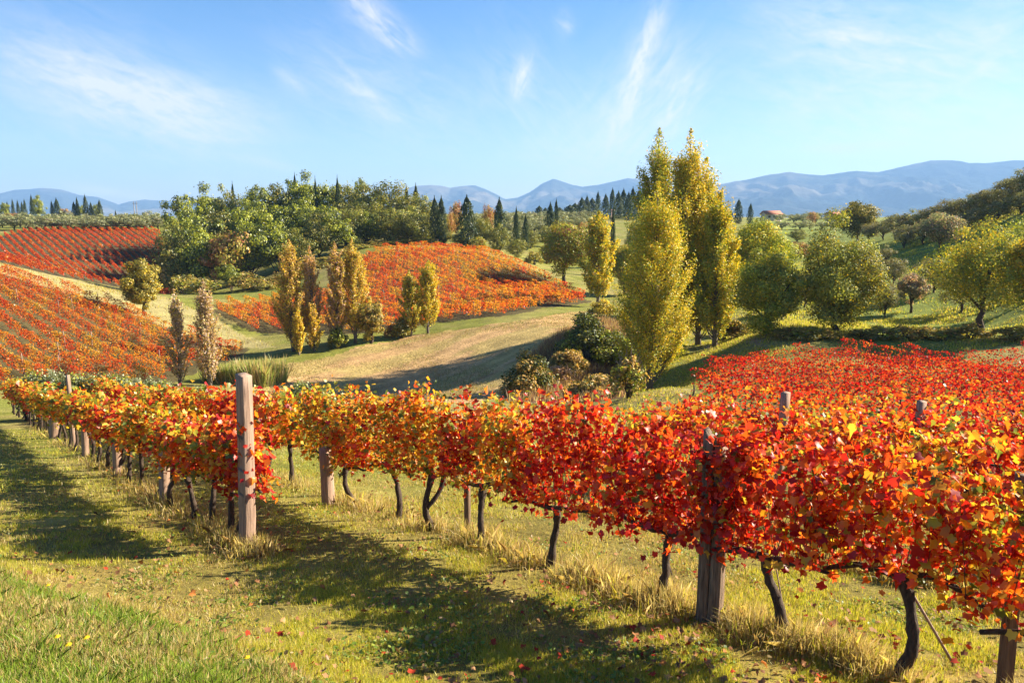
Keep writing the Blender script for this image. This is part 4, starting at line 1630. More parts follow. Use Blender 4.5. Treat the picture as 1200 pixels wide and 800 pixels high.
# forest on the hill: three belts, ridge / middle / front
RIDGE = [('pine_tree', 213, 224, 138, 36), ('pine_tree', 243, 219, 146, 34), ('oak_tree', 262, 218, 146, 30), ('pine_tree', 283, 232, 140, 34), ('pine_tree', 302, 214, 146, 30),
         ('oak_tree', 322, 216, 148, 32), ('pine_tree', 341, 207, 150, 32), ('pine_tree', 362, 205, 150, 32), ('pine_tree', 384, 211, 150, 30), ('oak_tree', 404, 213, 152, 34),
         ('pine_tree', 422, 206, 156, 16), ('oak_tree', 430, 217, 150, 38), ('oak_tree', 456, 216, 148, 44), ('oak_tree', 482, 226, 146, 36), ('oak_tree', 500, 233, 146, 30)]
MIDB = [('oak_tree', 203, 258, 124, 34), ('pine_tree', 226, 248, 126, 42), ('oak_tree', 252, 246, 128, 40), ('pine_tree', 280, 244, 130, 42), ('pine_tree', 308, 240, 132, 40), ('pine_tree', 335, 236, 134, 40),
        ('pine_tree', 358, 232, 138, 36), ('pine_tree', 382, 240, 134, 36), ('oak_tree', 404, 238, 136, 38), ('oak_tree', 428, 240, 136, 40), ('oak_tree', 452, 246, 136, 42), ('oak_tree', 476, 244, 136, 40), ('oak_tree', 497, 250, 136, 34)]
FRONT = [('dark_shrub', 198, 290, 112, 30), ('oak_tree', 206, 276, 113, 34), ('pine_tree', 228, 262, 114, 44), ('rust_tree', 263, 271, 113, 40), ('pine_tree', 293, 256, 115, 44), ('pine_tree', 322, 262, 116, 42), ('oak_tree', 346, 266, 117, 34),
         ('oak_tree', 372, 250, 120, 32), ('pine_tree', 392, 247, 121, 32), ('oak_tree', 412, 244, 126, 30), ('pine_tree', 432, 247, 127, 28), ('oak_tree', 455, 243, 127, 32), ('oak_tree', 480, 248, 127, 30)]
LOW = [('shrub', 215, 318, 106, 24), ('pine_tree', 268, 310, 105, 22), ('shrub', 240, 322, 103, 30), ('dark_shrub', 290, 318, 103, 34), ('shrub', 312, 330, 101, 16), ('dark_shrub', 326, 322, 104, 26), ('shrub', 344, 320, 106, 22), ('dark_shrub', 365, 305, 110, 30),
       ('dark_shrub', 385, 300, 114, 30), ('shrub', 404, 292, 118, 24), ('shrub', 424, 285, 121, 24), ('dark_shrub', 442, 279, 124, 26), ('shrub', 460, 281, 124, 22), ('dark_shrub', 480, 276, 126, 28), ('shrub', 500, 278, 126, 22)]
KW = {'pine_tree': 'bright green feathery pine', 'oak_tree': 'dark olive-green oak', 'rust_tree': 'rust-topped tree', 'shrub': 'yellow-green bush', 'dark_shrub': 'dark bush'}
for nm, lst, grp in (('on the forest skyline', RIDGE, 'trees along the forest skyline'), ('in the forest\'s middle belt', MIDB, 'trees of the middle forest belt'),
                     ('on the forest\'s front edge', FRONT, 'trees along the forest front'), ('at the foot of the forest', LOW, 'bushes at the foot of the forest')):
    for i, (k, u, vt, d, wp) in enumerate(lst):
        sh = k.endswith('shrub')
        plant(k, u, vt - (0 if sh else 4), d, wp * 1.5, f'{KW[k]}, {ordn(i)} from left {nm}', 'bush' if sh else 'tree', grp)
# cypresses on and beside the forest
CYP = [(345, 203, 153, 8, 'dark cypress tip just above the forest crown, left of centre'), (272, 213, 152, 7, 'dark cypress tip above the left part of the forest'),
       (369, 207, 148, 8, 'dark cypress tip beside the highest pines of the forest'), (395, 206, 146, 8, 'slim dark cypress standing above the middle of the forest'), (487, 215, 155, 9, 'blunt dark cypress at the right end of the forest skyline'),
       (476, 217, 158, 8, 'smaller cypress tip just left of the blunt cypress on the forest skyline'),
       (509, 230, 128, 10, 'slim dark cypress, left one of the pair right of the forest'), (517, 230, 127, 14, 'dark cypress, right one of the pair right of the forest'), (547, 229, 126, 21, 'wide dark spruce-like cypress above the middle vineyard'),
       (585, 232, 136, 13, 'dark cypress behind the olive bushes, left of the slim pair'), (605, 242, 140, 8, 'slim cypress, left one of the two standing in the pale grove'), (616, 251, 142, 8, 'slim cypress, right one of the two standing in the pale grove'),
       (645, 237, 160, 11, 'dark cypress, left one of the two above the round dull green tree'), (652, 233, 168, 8, 'taller dark cypress, right one of the two above the round dull green tree'), (719, 240, 120, 7, 'slim lone cypress between the lone poplar and the great poplar')]
for (u, vt, d, wp, lab) in CYP:
    plant('cypress_tree', u, vt, d, wp, lab, group='dark cypresses')
FARC = [(632, 241, 10), (639, 243, 10), (656, 243, 12), (668, 240, 16), (674, 238, 14), (682, 231, 10), (688, 229, 10), (694, 232, 12), (701, 224, 9), (710, 227, 12), (718, 220, 10), (725, 224, 12), (731, 221, 10), (737, 225, 12), (742, 219, 11), (749, 222, 12), (757, 224, 12)]
for i, (u, vt, wp) in enumerate(FARC):
    plant('cypress_tree', u, vt, 235 + (i * 37) % 30, wp, f'far dark cypress, {ordn(i)} from the left in the clump on the hilltop', group='cypress clump on the hilltop')
for i, (u, vt) in enumerate([(8, 236), (14, 233), (20, 234), (25, 236), (28, 233)]):
    plant('cypress_tree', u, vt, 250 + i * 3, 5, f'small cypress, {ordn(i)} from the left in the tight row above the far left grove', group='small cypress row at the far left')
for (u, vt, wp, lab) in [(36, 228, 5, 'slim cypress touching the left side of the bright far pine'), (60, 235, 5, 'slim cypress, left one of two right of the bright far pine'), (65.5, 232, 7, 'fuller cypress, right one of two right of the bright far pine'),
                         (86, 236, 7, 'cypress at the left of the middle group above the grove'), (89.5, 231, 4, 'thin cypress in front of the middle group above the grove'), (99, 228, 7, 'tallest cypress above the far left grove'),
                         (106, 237, 6, 'short cypress right of the tallest one above the far left grove'), (116, 234, 8, 'broad dark cypress at the right of the grove line'), (135, 246, 3, 'tiny lone cypress above the right part of the far grove'),
                         (866, 233, 8, 'dark cypress, left one of two right of the towering poplars'), (880, 238, 7, 'dark cypress, right one of two right of the towering poplars'), (857, 246, 5, 'small dark cypress close to the towering poplars')]:
    plant('cypress_tree', u, vt, 225, wp, lab, group='far cypresses')
for (k, u, vt, d, wp, lab) in [('pine_tree', 42, 226, 232, 17, 'bright far pine above the left grove'), ('pine_tree', 4, 235, 240, 12, 'bright low pine at the far left edge'), ('pine_tree', 94, 238, 228, 10, 'bright pine between the far cypresses'),
                              ('pine_tree', 112, 237, 228, 12, 'bright pine beside the broad dark cypress'), ('rust_tree', 75, 243, 225, 14, 'reddish brown tree between the far cypresses'), ('rust_tree', 12, 249, 215, 26, 'brown scrub tree at the far left'), ('rust_tree', 31, 252, 208, 16, 'brown low tree below the bright far pine'),
                              ('rust_tree', 534, 233, 150, 17, 'rusty red tree right of the cypress pair'), ('rust_tree', 527, 246, 140, 12, 'orange-brown tree beside the cypress pair'), ('rust_tree', 573, 237, 150, 16, 'yellowish brown tree left of the dark cypress'),
                              ('oak_tree', 565, 252, 128, 30, 'yellow-green tree above the top edge of the middle vineyard'), ('oak_tree', 584, 262, 127, 32, 'dull yellow tree above the right part of the middle vineyard'), ('oak_tree', 605, 278, 124, 30, 'low yellow-green tree at the upper right corner of the middle vineyard'),
                              ('oak_tree', 540, 272, 126, 24, 'low dark tree under the wide dark cypress'), ('oak_tree', 520, 268, 128, 24, 'low dark tree under the cypress pair'), ('shrub', 560, 276, 124, 26, 'green bush on the top edge of the middle vineyard'), ('shrub', 626, 291, 122, 22, 'pale green bush at the pale bare patch'),
                              ('shrub', 641, 282, 130, 20, 'yellow-green bush left of the round dull green tree'), ('oak_tree', 622, 268, 145, 26, 'round dark bush-like tree in the pale grove'), ('oak_tree', 640, 262, 150, 22, 'dark tree above the yellow-green bush'),
                              ('rust_tree', 683, 258, 150, 16, 'orange tree top behind the round dull green tree'), ('oak_tree', 742, 262, 130, 20, 'dark green tree left of the great poplar crown'),
                              ('rust_tree', 953, 247, 260, 13, 'pinkish orange tree between the far roofs'), ('oak_tree', 878, 262, 130, 26, 'green tree left of the bushy bright green tree'), ('oak_tree', 872, 285, 95, 30, 'dark green tree at the right foot of the towering poplars'),
                              ('grey_olive_tree', 1038, 288, 92, 24, 'grey bushy tree right above the round tree'), ('rust_tree', 940, 282, 118, 22, 'pinkish bush behind the round tree'), ('oak_tree', 935, 268, 150, 24, 'yellowish tree in the gap before the far fields')]:
    sh = k.endswith('shrub')
    plant(k, u, vt, d, wp, lab, 'bush' if sh else 'tree')
# groves standing on ground one can see: placed by their foot
def plantb(kind, u, vbase, hpx, wpx, label, cat='tree', group=None):
    d = float(hit(u, vbase)[1])
    return plant(kind, u, vbase - hpx, d, wpx, label, cat, group)


def grove(lines, prefix, suffix, group, words_):
    for row, (vb, u0, step, n, hp, wp) in enumerate(lines):
        for k in range(n):
            u = u0 + k * step + random.uniform(-.25, .25) * step
            plantb('olive_tree', u, vb + random.uniform(-.8, .8), hp * random.uniform(.85, 1.2), wp * random.uniform(.85, 1.2),
                   f'{prefix}, {ordn(k)} from left in the {words_[row]} line {suffix}', group=group)


grove([(264.5, -4, 15, 14, 14, 21), (266.5, 4, 16, 12, 15, 22), (269.5, -2, 17, 12, 16, 23)], 'silvery olive', 'of the far left grove', 'olive trees of the far left grove', ['back', 'middle', 'front'])
grove([(259, 560, 12, 12, 11, 17), (263, 556, 13, 11, 12, 18), (268, 548, 13, 11, 13, 20), (275, 556, 14, 8, 15, 22), (283, 596, 13, 6, 16, 22)], 'silvery olive', 'behind the middle vineyard', 'olive trees behind the middle vineyard', ['farthest', 'fourth', 'third', 'second', 'nearest'])
grove([(257, 905, 14, 9, 8, 14), (261, 915, 14, 8, 9, 15), (269, 920, 15, 7, 11, 18)], 'small far olive', 'below the right mountains', 'olive trees below the right mountains', ['farthest', 'middle', 'nearest'])
# olive trees along the right ridge and slope
RIDG = [(1020, 262, 120, 26), (1037, 256, 118, 30), (1052, 249, 114, 34), (1070, 246, 112, 36), (1088, 243, 110, 34), (1104, 238, 108, 36), (1120, 231, 106, 36), (1136, 229, 104, 36), (1150, 224, 102, 36), (1166, 219, 100, 38), (1182, 208, 97, 38), (1198, 200, 94, 40), (1216, 192, 92, 42), (1238, 186, 90, 44)]
for i, (u, vt, d, wp) in enumerate(RIDG):
    plant('grey_olive_tree', u, vt, d, wp, f'dark grey-green olive tree, {ordn(i)} from the left along the right-hand ridge', group='olive trees on the right ridge')
RID2 = [(1062, 262, 102, 32), (1086, 258, 100, 34), (1124, 250, 96, 34), (1148, 242, 94, 36), (1172, 234, 91, 38), (1196, 226, 88, 40), (1222, 218, 86, 44)]
for i, (u, vt, d, wp) in enumerate(RID2):
    plant('grey_olive_tree', u, vt, d, wp, f'grey-green olive tree, {ordn(i)} from the left in the line just below the right-hand ridge', group='olive trees below the right ridge')
for i, (u, vt, vb, wp, k) in enumerate([(1048, 300, 338, 34, 'grey_olive_tree'), (1098, 300, 342, 40, 'grey_olive_tree'), (1128, 318, 366, 44, 'grey_olive_tree'), (1210, 300, 352, 50, 'grey_olive_tree'), (945, 318, 360, 36, 'grey_olive_tree'), (1040, 330, 372, 32, 'grey_olive_tree')]):
    plant(k, u, vt, None, wp, f'grey olive tree, {ordn(i)} of those scattered down the striped green slope', group='olive trees on the green slope', vbase=vb)
# scrub on the bank below the round trees
BANK = [(850, 378, 391, 26), (872, 380, 393, 26), (925, 380, 395, 28), (948, 379, 396, 26), (972, 380, 396, 24), (1010, 380, 396, 26), (1034, 378, 396, 30), (1060, 379, 396, 28), (1086, 376, 396, 30), (1112, 378, 397, 28), (1138, 376, 397, 30), (1185, 376, 397, 32), (1210, 374, 397, 32)]
for i, (u, vt, vb, wp) in enumerate(BANK):
    plant('dark_shrub' if i % 3 else 'shrub', u, vt + (i * 5) % 7, None, wp * 1.6, f'low dark scrub bush, {ordn(i)} from the left along the bank behind the right vineyard', 'bush', 'scrub along the bank', vbase=vb)

# shrubs between field and poplars
for (u, vt, vb, wp, sd, lab, sets, wt, n, ls, kw) in [
    (620, 408, 462, 66, 81, 'wide dusky olive-brown bush at the near edge of the brown field', [P_DKPINE, P_DKOAK, P_BROWN], (.8, .9, .6), 5200, .14, dict(stems=14)),
    (690, 366, 425, 78, 82, 'big dark green bush between field and poplars', [P_DKPINE, P_DKOAK, P_GREEN], (.9, .9, .25), 8000, .17, dict(stems=8)),
    (689, 362, 402, 34, 83, 'dark red-topped bush crowning the big dark green bush', [P_PINK, P_RUST, P_DKOAK], (.8, .5, .5), 2600, .16, dict(stems=6)),
    (706, 350, 372, 36, 84, 'rounded olive-yellow bush at the end of the gravel track', [P_OAK, P_GOLD], (1, .3), 3200, .16, dict(stems=6)),
    (722, 388, 432, 50, 85, 'pale grey-green leafy bush left of the great poplar', [P_SILVER, P_GREEN], (.8, .8), 4600, .17, dict(stems=8, upright=.6)),
    (668, 405, 440, 50, 86, 'low bramble bush below the big dark green bush', [P_DKOAK, P_BROWN], (.8, .8), 3600, .15, dict(stems=8)),
    (738, 412, 466, 50, 87, 'sparse twiggy bush with few leaves at the foot of the great poplar', [P_BROWN, P_GREEN, P_DKOAK], (.8, .4, .7), 1500, .14, dict(stems=22, bare=1.0)),
    (700, 436, 466, 70, 88, 'low dark thicket in the shade left of the twiggy bush', [P_DKOAK, P_BROWN], (.6, 1), 4200, .15, dict(stems=10)),
    (650, 425, 458, 54, 89, 'low reddish brown thicket right of the wide dusky bush', [P_BROWN, P_PINK], (1, .7), 3400, .14, dict(stems=10)),
    (742, 347, 372, 26, 90, 'small green bush behind the gravel track', [P_GREEN, P_OAK], (1, .6), 2200, .17, dict(stems=5)),
    (790, 392, 420, 30, 91, 'dark bush in the shade under the towering poplars', [P_DKOAK, P_GREEN], (1, .4), 3000, .16, dict(stems=6)),
    (860, 372, 398, 36, 92, 'dark bramble bush at the right foot of the towering poplars', [P_DKOAK, P_BROWN], (1, .5), 3000, .16, dict(stems=6)),
    (460, 378, 394, 20, 93, 'low brown-orange bush left of the poplar pair', [P_RUST, P_BROWN], (.6, 1), 1500, .15, dict(stems=6)),
    (470, 372, 396, 22, 94, 'dark bush at the foot of the poplar pair', [P_DKOAK, P_OAK], (1, .6), 1600, .15, dict(stems=6)),
    (395, 380, 408, 24, 95, 'dark green bush under the slim pink-gold poplar', [P_DKOAK, P_GREEN], (1, .6), 2200, .15, dict(stems=6)),
    (443, 330, 388, 0, 0, '', None, None, 0, 0, None)]:
    if sets is None:
        continue
    t, h, w = stand('shrub', u, vt, None, vb, wp, lab, 'bush')
    shrub(t, max(h, .5), w, n, ls, sets, wt, sd, **kw)
# silver hedge behind the left rows
for i, (u, vt, d, wp) in enumerate([(40, 436, 30, 34), (62, 432, 30, 34), (90, 439, 30, 34), (115, 437, 30, 36), (140, 442, 30, 36), (165, 443, 30, 36), (190, 449, 30, 34), (330, 454, 26, 34), (353, 450, 26, 36), (380, 458, 26, 34), (232, 456, 28, 30)]):
    plant('silver_shrub', u, vt - 6, d, wp * 1.3, f'silvery grey-green bush, {ordn(i)} from the left behind the left vine row', 'bush', 'silvery hedge behind the vines')

# reed bed right of the bare poplars
t, h, w = stand('reed_clump', 286, 410, None, 446, 72, 'pale clump of tall green and straw reeds right of the bare poplars', 'reeds')
g = np.random.default_rng(5)
n = 4200
a = g.uniform(-1, 1, n)
x = a * w / 2
y = g.uniform(-1.2, 1.2, n)
x2 = x + y * .4
bz = H(x2 + t.location.x, y + t.location.y) - t.location.z
hh = (1.4 + .4 * a) * g.uniform(.45, 1.12, n) * (.75 + .5 * vnoise(x, y, .5, 3))
mb = MB()
dirx, diry = g.normal(0, .22, n), g.normal(0, .22, n)
P0_ = np.column_stack([x2, y, bz])
P1_ = P0_ + np.column_stack([dirx * hh, diry * hh, hh])
sd = g.normal(0, 1, (n, 3)) * np.array([1, 1, 0])
sd /= np.linalg.norm(sd, axis=1)[:, None]
V = np.stack([P0_ - sd * .03, P0_ + sd * .03, (P0_ + P1_) / 2 + sd * .045, P1_, (P0_ + P1_) / 2 - sd * .045], 1).reshape(-1, 3)
cc = pick(g, n, [arr((.62, .50, .24), (.52, .42, .18)), arr((.34, .42, .12), (.42, .48, .16))], (1, .9))
mk('reeds', V, [np.arange(n * 5).reshape(n, 5)], M_GRASS, np.repeat(cc, 5, 0), parent=t)

# ------------------------------------------------------------------ far buildings and masts
def farmhouse(u, v, d, wpx, label, hgt=3.2):
    p = pt(u, v, d)
    zg = h1(p[0], d)
    t = empty('farmhouse', (p[0], d, zg), .25)
    w = wpx / F * d
    top = p[2] - zg
    wh = max(top - w * .16, 2)
    dp = w * .55
    mb = MB()
    x, y = w / 2, dp / 2
    V = [[-x, -y, -1], [x, -y, -1], [x, y, -1], [-x, y, -1], [-x, -y, wh], [x, -y, wh], [x, y, wh], [-x, y, wh], [-x, 0, top - .1], [x, 0, top - .1]]
    mb.V.append(np.array(V, float)); mb.C.append(np.ones((10, 3))); mb.n = 10
    mb.P += [np.array([[0, 1, 5, 4], [2, 3, 7, 6]]), np.array([[1, 2, 6, 9, 5], [3, 0, 4, 8, 7]])]
    mb.M += [np.zeros(2), np.zeros(2)]
    mb.build('wall', M_WALL, t)
    e = .4
    sl = (top - wh) / y
    V = []
    for dz in (0, .22):
        V += [[-x - e, -y - e, wh - sl * e + dz], [x + e, -y - e, wh - sl * e + dz], [x + e, 0, top + dz], [-x - e, 0, top + dz], [x + e, y + e, wh - sl * e + dz], [-x - e, y + e, wh - sl * e + dz]]
    mk('roof', V, [np.array([[6, 7, 8, 9], [9, 8, 10, 11], [3, 2, 1, 0], [5, 4, 2, 3], [0, 1, 7, 6], [4, 5, 11, 10], [1, 2, 8, 7], [2, 4, 10, 8], [3, 0, 6, 9], [5, 3, 9, 11]])], M_ROOF, parent=t)
    for k in (-.28, .05, .3):
        mk('window', [[k * w - .5, -y - .02, wh * .45], [k * w + .5, -y - .02, wh * .45], [k * w + .5, -y - .02, wh * .8], [k * w - .5, -y - .02, wh * .8],
                      [k * w - .5, -y + .1, wh * .45], [k * w + .5, -y + .1, wh * .45], [k * w + .5, -y + .1, wh * .8], [k * w - .5, -y + .1, wh * .8]],
           [np.array([[0, 1, 2, 3], [4, 7, 6, 5], [0, 3, 7, 4], [1, 5, 6, 2], [3, 2, 6, 7], [0, 4, 5, 1]])], M_BARK, parent=t)
    tag(t, label, 'house', None)


farmhouse(904, 247.5, 300, 20, 'distant farmhouse with a long terracotta roof above the bushy green tree')
farmhouse(976, 249, 300, 15, 'distant small house with a red roof left of the dark domed tree')
for (u, vt, d, wpx, lab) in [(156.5, 236, 200, 1.0, 'thin pale mast, left one of two above the far left grove'), (159.5, 236, 200, 1.0, 'thin pale mast, right one of two above the far left grove')]:
    p = pt(u, vt, d)
    zg = h1(p[0], d)
    t = empty('mast', (p[0], d, zg))
    mk('pole', *tube([[0, 0, -.5], [0, 0, p[2] - zg]], [.12, .07], 8), M_WIRE, parent=t, smooth=True)
    mk('bracket', *tube([[-.35, 0, (p[2] - zg) * .9], [.35, 0, (p[2] - zg) * .9]], .05, 6), M_WIRE, parent=t)
    tag(t, lab, 'mast', 'far masts')
p = pt(716.5, 245, 190)
zg = h1(p[0], 190)
t = empty('utility_pole', (p[0], 190, zg))
mk('pole', *tube([[0, 0, -.5], [0, 0, p[2] - zg]], [.16, .12], 8), M_WOOD, parent=t, smooth=True)
mk('crossarm', *tube([[-.9, 0, (p[2] - zg) * .94], [.9, 0, (p[2] - zg) * .94]], .07, 6), M_WOOD, parent=t)
tag(t, 'pale wooden utility pole with a crossarm before the hilltop cypress clump', 'pole')
for o in [o for l in PROTO.values() for o in l]:
    for ch in [k for k in bpy.data.objects if k.parent == o]:
        bpy.data.objects.remove(ch)
    bpy.data.objects.remove(o)

# ------------------------------------------------------------------ grass of the foreground
def blades(n, x, y, hgt, wid, g, cols, lean=.45, kseg=1):
    z = H(x, y) - .01
    a = g.random(n) * 6.283
    l_ = np.abs(g.normal(0, lean, n)) * hgt
    b = g.random(n) * 6.283
    sx, sy = np.cos(a) * wid / 2, np.sin(a) * wid / 2
    P0_ = np.column_stack([x, y, z])
    tip = P0_ + np.column_stack([np.cos(b) * l_, np.sin(b) * l_, hgt * np.sqrt(np.clip(1 - (l_ / hgt) ** 2 * .5, .2, 1))])
    s = np.column_stack([sx, sy, sx * 0])
    if kseg == 1:
        V = np.stack([P0_ - s, P0_ + s, tip], 1).reshape(-1, 3)
        return V, [np.arange(n * 3).reshape(n, 3)], np.repeat(cols, 3, 0)
    mid = P0_ * .45 + tip * .55 + np.array([0, 0, 1]) * (hgt * .12)[:, None] - np.column_stack([np.cos(b) * l_, np.sin(b) * l_, l_ * 0]) * .15
    V = np.stack([P0_ - s, P0_ + s, mid + s * .7, tip, mid - s * .7], 1).reshape(-1, 3)
    return V, [np.arange(n * 5).reshape(n, 5)], np.repeat(cols, 5, 0)


def bank_mask(x, y):
    return ((x * .57 + y * .82) < 2.95 + (fbm(x, y, .8, 4, 2) - .5) * .6) & (x < 1.0)


def row_dist(x, y):
    """distance to the nearest planted row line"""
    da = np.abs((x - A0[0]) * RN[0] + (y - A0[1]) * RN[1])
    ta = (x - A0[0]) * RDIR[0] + (y - A0[1]) * RDIR[1]
    da = np.where(ta > -.5, da, 9)
    s = (x - B0[0]) * RN[0] + (y - B0[1]) * RN[1]
    db = np.abs(s)
    dc = np.where(s > 1.2, np.abs((s / row_spacing + .5) % 1 - .5) * row_spacing, 9)
    return np.minimum(np.minimum(da, db), dc)


g = np.random.default_rng(11)


def frustum_pts(n, d0, d1, g, m=1.15):
    d = d0 * (d1 / d0) ** g.random(n) if True else 0
    d = 1 / (1 / d1 + (1 / d0 - 1 / d1) * g.random(n))
    x = g.uniform(-.72 * m, .72 * m, n) * d
    return x, d


G_GR = arr((.48, .48, .05), (.58, .53, .06), (.34, .40, .035), (.64, .56, .09))
G_DRY = arr((.60, .48, .19), (.50, .38, .15), (.66, .54, .26), (.42, .28, .12))
# short mown grass
x, y = frustum_pts(760000, 4.4, 26, g)
k1 = fbm(x, y, .45, 71, 3)
k2 = fbm(x, y, 1.6, 73, 2)
kp = (~bank_mask(x, y)) & (g.random(len(x)) < np.clip((k1 - .30) * 3.4, .10, 1))
x, y, k1, k2 = x[kp], y[kp], k1[kp], k2[kp]
n = len(x)
cols = pick(g, n, [G_GR, G_DRY], np.stack([.25 + 1.6 * np.clip((k2 + k1 * .6 - .62) * 3, 0, 1), .95 - .75 * np.clip((k2 - .4) * 3, 0, 1)], 1))
V, P, C = blades(n, x, y, (.022 + .040 * g.random(n) ** 1.5) * (.5 + 1.1 * k1) * (.9 + y / 26), (.0048 + y * .0006), g, cols, .8)
tag(mk('grass', V, P, M_GRASS, C), 'short yellow-green grass between the vine rows', 'grass', kind='stuff')
# lush longer grass on the near bank
x, y = frustum_pts(460000, 3.2, 8.5, g, 1.2)
kp = bank_mask(x, y)
x, y = x[kp], y[kp]
n = len(x)
k1 = fbm(x, y, .35, 81, 3)
k2 = fbm(x, y, .9, 83, 2)
cols = pick(g, n, [arr((.22, .34, .035), (.30, .40, .05), (.17, .27, .03)), G_DRY], np.stack([1 + 0 * k1, .35 + 1.6 * np.clip((k2 - .45) * 5, 0, 1)], 1))
V, P, C = blades(n, x, y, (.04 + .09 * g.random(n) ** 1.8) * (.4 + 1.2 * k1), .0055, g, cols, .65, 2)
tag(mk('tall_grass', V, P, M_GRASS, C), 'lush bright green grass on the near bank at the lower left', 'grass', kind='stuff')
# straw-coloured tufts under the vines
x, y = frustum_pts(620000, 4.2, 28, g)
rd = row_dist(x, y)
k1 = fbm(x, y, .5, 85, 2)
kp = (~bank_mask(x, y)) & (rd < .5) & (g.random(len(x)) < np.clip((k1 - .36) * 4, .03, 1) * np.exp(-(rd / .27) ** 2))
x, y, k1, rd = x[kp], y[kp], k1[kp], rd[kp]
n = len(x)
cols = pick(g, n, [G_GR, G_DRY], (.22, 1.2))
V, P, C = blades(n, x, y, (.07 + .20 * g.random(n)) * (.4 + 1.1 * k1) * np.exp(-(rd / .5) ** 2), .0038 + y * .0005, g, cols, .6, 2)
tag(mk('dry_grass', V, P, M_GRASS, C), 'straw-coloured dry grass tufts along the feet of the vine rows', 'dry grass', kind='stuff')
# dry reddish grass in the scrub, rough grass along field rims
def rough_zone(poly, n, hgt, wid, sets, w, nm, label, seed, cl=2.0, thr=.3):
    g = np.random.default_rng(seed)
    lo, hi = poly.min(0), poly.max(0)
    x, y = g.uniform(lo[0], hi[0], n), g.uniform(lo[1], hi[1], n)
    k = fbm(x, y, cl, seed, 2)
    kp = inside(x, y, poly) & (g.random(n) < np.clip((k - thr) * 4, .05, 1))
    x, y, k = x[kp], y[kp], k[kp]
    m_ = len(x)
    V, P, C = blades(m_, x, y, hgt * (.4 + g.random(m_)) * (.5 + k), wid, g, pick(g, m_, sets, w), .5)
    tag(mk(nm, V, P, M_GRASS, C), label, 'grass', kind='stuff')


rough_zone(SCRUB, 60000, .55, .06, [arr((.36, .22, .14), (.30, .16, .10)), G_DRY], (1, .5), 'scrub_grass', 'reddish dry grass between the bushes left of the great poplar', 401)
rough_zone(BROWN, 90000, .10, .05, [arr((.42, .30, .17), (.34, .26, .12)), arr((.28, .29, .08), (.33, .31, .10))], (1, .55), 'stubble', 'short stubble and weeds on the brown field', 402, 4, .42)
rough_zone(STRIP, 50000, .22, .07, [G_DRY, G_GR], (1, .5), 'verge_grass', 'rough pale grass on the strip between the left vineyards', 403)
x = np.array([[8, 22], [30, 60], [11, 62], [-2, 47], [4, 30]])
rough_zone(np.array([[4.5, 46], [12, 62], [60, 62], [60, 48], [14, 47]]), 90000, .16, .06, [G_GR, G_DRY], (1, .35), 'slope_grass', 'green grass on the foot of the right slope', 404)
rough_zone(np.array([[12, 60], [14, 110], [80, 115], [95, 60]]), 150000, .18, .09, [G_GR, G_DRY], (1, .25), 'hillside_grass', 'bright green grass of the right hillside', 405)
rough_zone(np.array([[1, 24], [8, 60], [14, 60], [8.6, 30], [5.4, 22]]), 60000, .10, .04, [G_GR, G_DRY], (1, .6), 'track_grass', 'sunlit grass of the track left of the right-hand vineyard', 406)

# low broad-leaved weeds and clover
g = np.random.default_rng(31)
x, y = frustum_pts(60000, 4.2, 18, g)
k1 = fbm(x, y, .6, 133, 3)
kp = (g.random(len(x)) < np.clip((k1 - .5) * 6, .02, 1))
x, y = x[kp], y[kp]
n = len(x)
P_ = np.column_stack([x, y, H(x, y) + .012 + .05 * g.random(n) ** 2])
V, F_, kk = leaves(P_, np.array([0, 0, 1.0]) + g.normal(0, .5, (n, 3)), .030 * g.uniform(.5, 1.5, n), LEAF_TWO, g)
cc = pick(g, n, [arr((.20, .30, .04), (.14, .22, .03), (.30, .36, .06)), arr((.40, .30, .12), (.30, .20, .09))], (1, .35))
tag(mk('weeds', V, F_, M_GRASS, np.repeat(cc, kk, 0)), 'low broad-leaved weeds and clover scattered through the mown grass', 'weeds', kind='stuff')

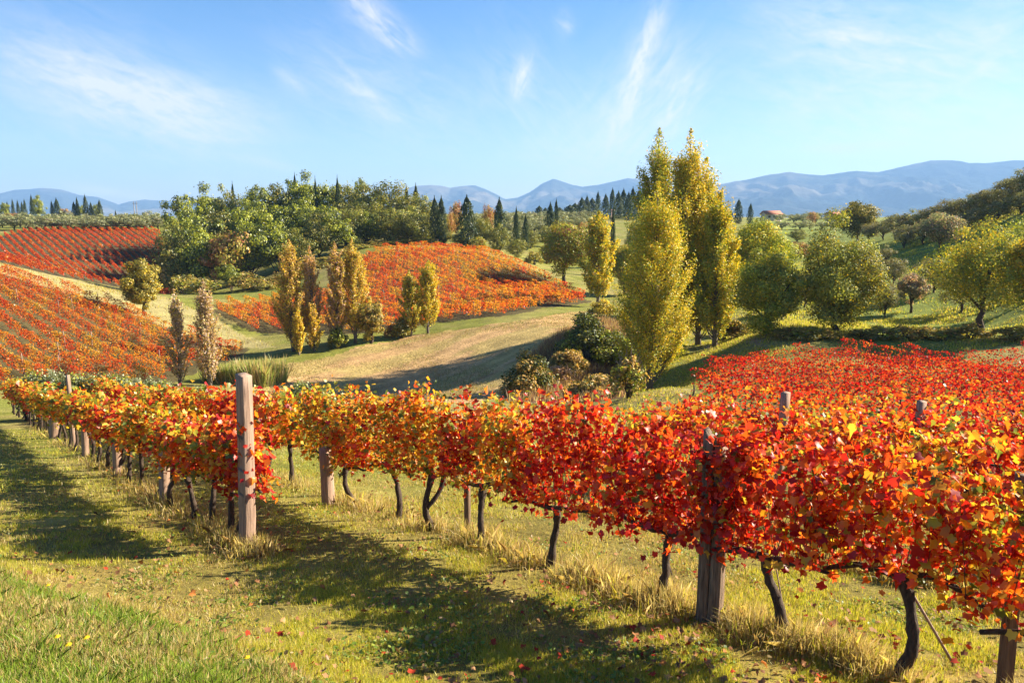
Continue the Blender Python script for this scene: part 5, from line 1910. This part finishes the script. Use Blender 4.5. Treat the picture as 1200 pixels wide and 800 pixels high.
# fallen leaves
g = np.random.default_rng(21)
x, y = frustum_pts(9000, 4.2, 18, g)
rd = row_dist(x, y)
kp = (g.random(len(x)) < .10 + .9 * np.exp(-(rd / .8) ** 2) * np.clip((fbm(x, y, .7, 33, 2) - .35) * 3, 0, 1)) & (~bank_mask(x, y))
x, y = x[kp], y[kp]
n = len(x)
P_ = np.column_stack([x, y, H(x, y) + .035 + .02 * g.random(n)])
V, F_, kk = leaves(P_, np.array([0, 0, 1.0]) + g.normal(0, .35, (n, 3)),   .066 * g.uniform(.5, 1.2, n), LEAF_VINE, g)
cc = pick(g, n, [arr((.42, .05, .02), (.32, .03, .015)), arr((.32, .15, .06), (.24, .11, .05), (.40, .22, .10)), arr((.55, .2, .05))], (.4, 1.8, .15))
tag(mk('fallen_leaves', V, F_, M_FALLEN, np.repeat(cc, kk, 0)), 'fallen red and brown vine leaves on the grass', 'fallen leaves', kind='stuff')

# a few dandelions in the near grass
M_DAND = leaf_mat('dandelion_petal', .2, .02)
for i, (u, v, lab) in enumerate([(68, 768, 'yellow dandelion, left one of the close pair in the near grass'), (81, 778, 'yellow dandelion, right one of the close pair in the near grass'), (102, 769, 'small yellow dandelion right of the close pair in the near grass'), (289, 792, 'small yellow dandelion at the right end of the lush grass'), (57, 702, 'small yellow dandelion on the bank crest')]):
    p = hit(u, v, 2)
    t = empty('dandelion', p)
    mk('stem', *tube([[0, 0, -.02], [.004, .002, .06], [.006, 0, .13]], .002, 5), M_GRASS, np.full((15, 3), .2) * np.array([.9, 1.3, .3]), parent=t)
    a = np.arange(40) * 2.4
    rr = .003 + .014 * (np.arange(40) / 40) ** .5
    P_ = np.column_stack([.006 + np.cos(a) * rr, np.sin(a) * rr, .135 - rr * .3])
    V, F_, kk = leaves(P_, np.column_stack([np.cos(a) * .6, np.sin(a) * .6, a * 0 + 1]), .014, LEAF_DIAMOND, g)
    mk('flower', V, F_, M_DAND, np.full((len(V), 3), 1.0) * np.array([.85, .62, .02]), parent=t)
    tag(t, lab, 'flower', 'dandelions')
print('objects', len(bpy.data.objects))
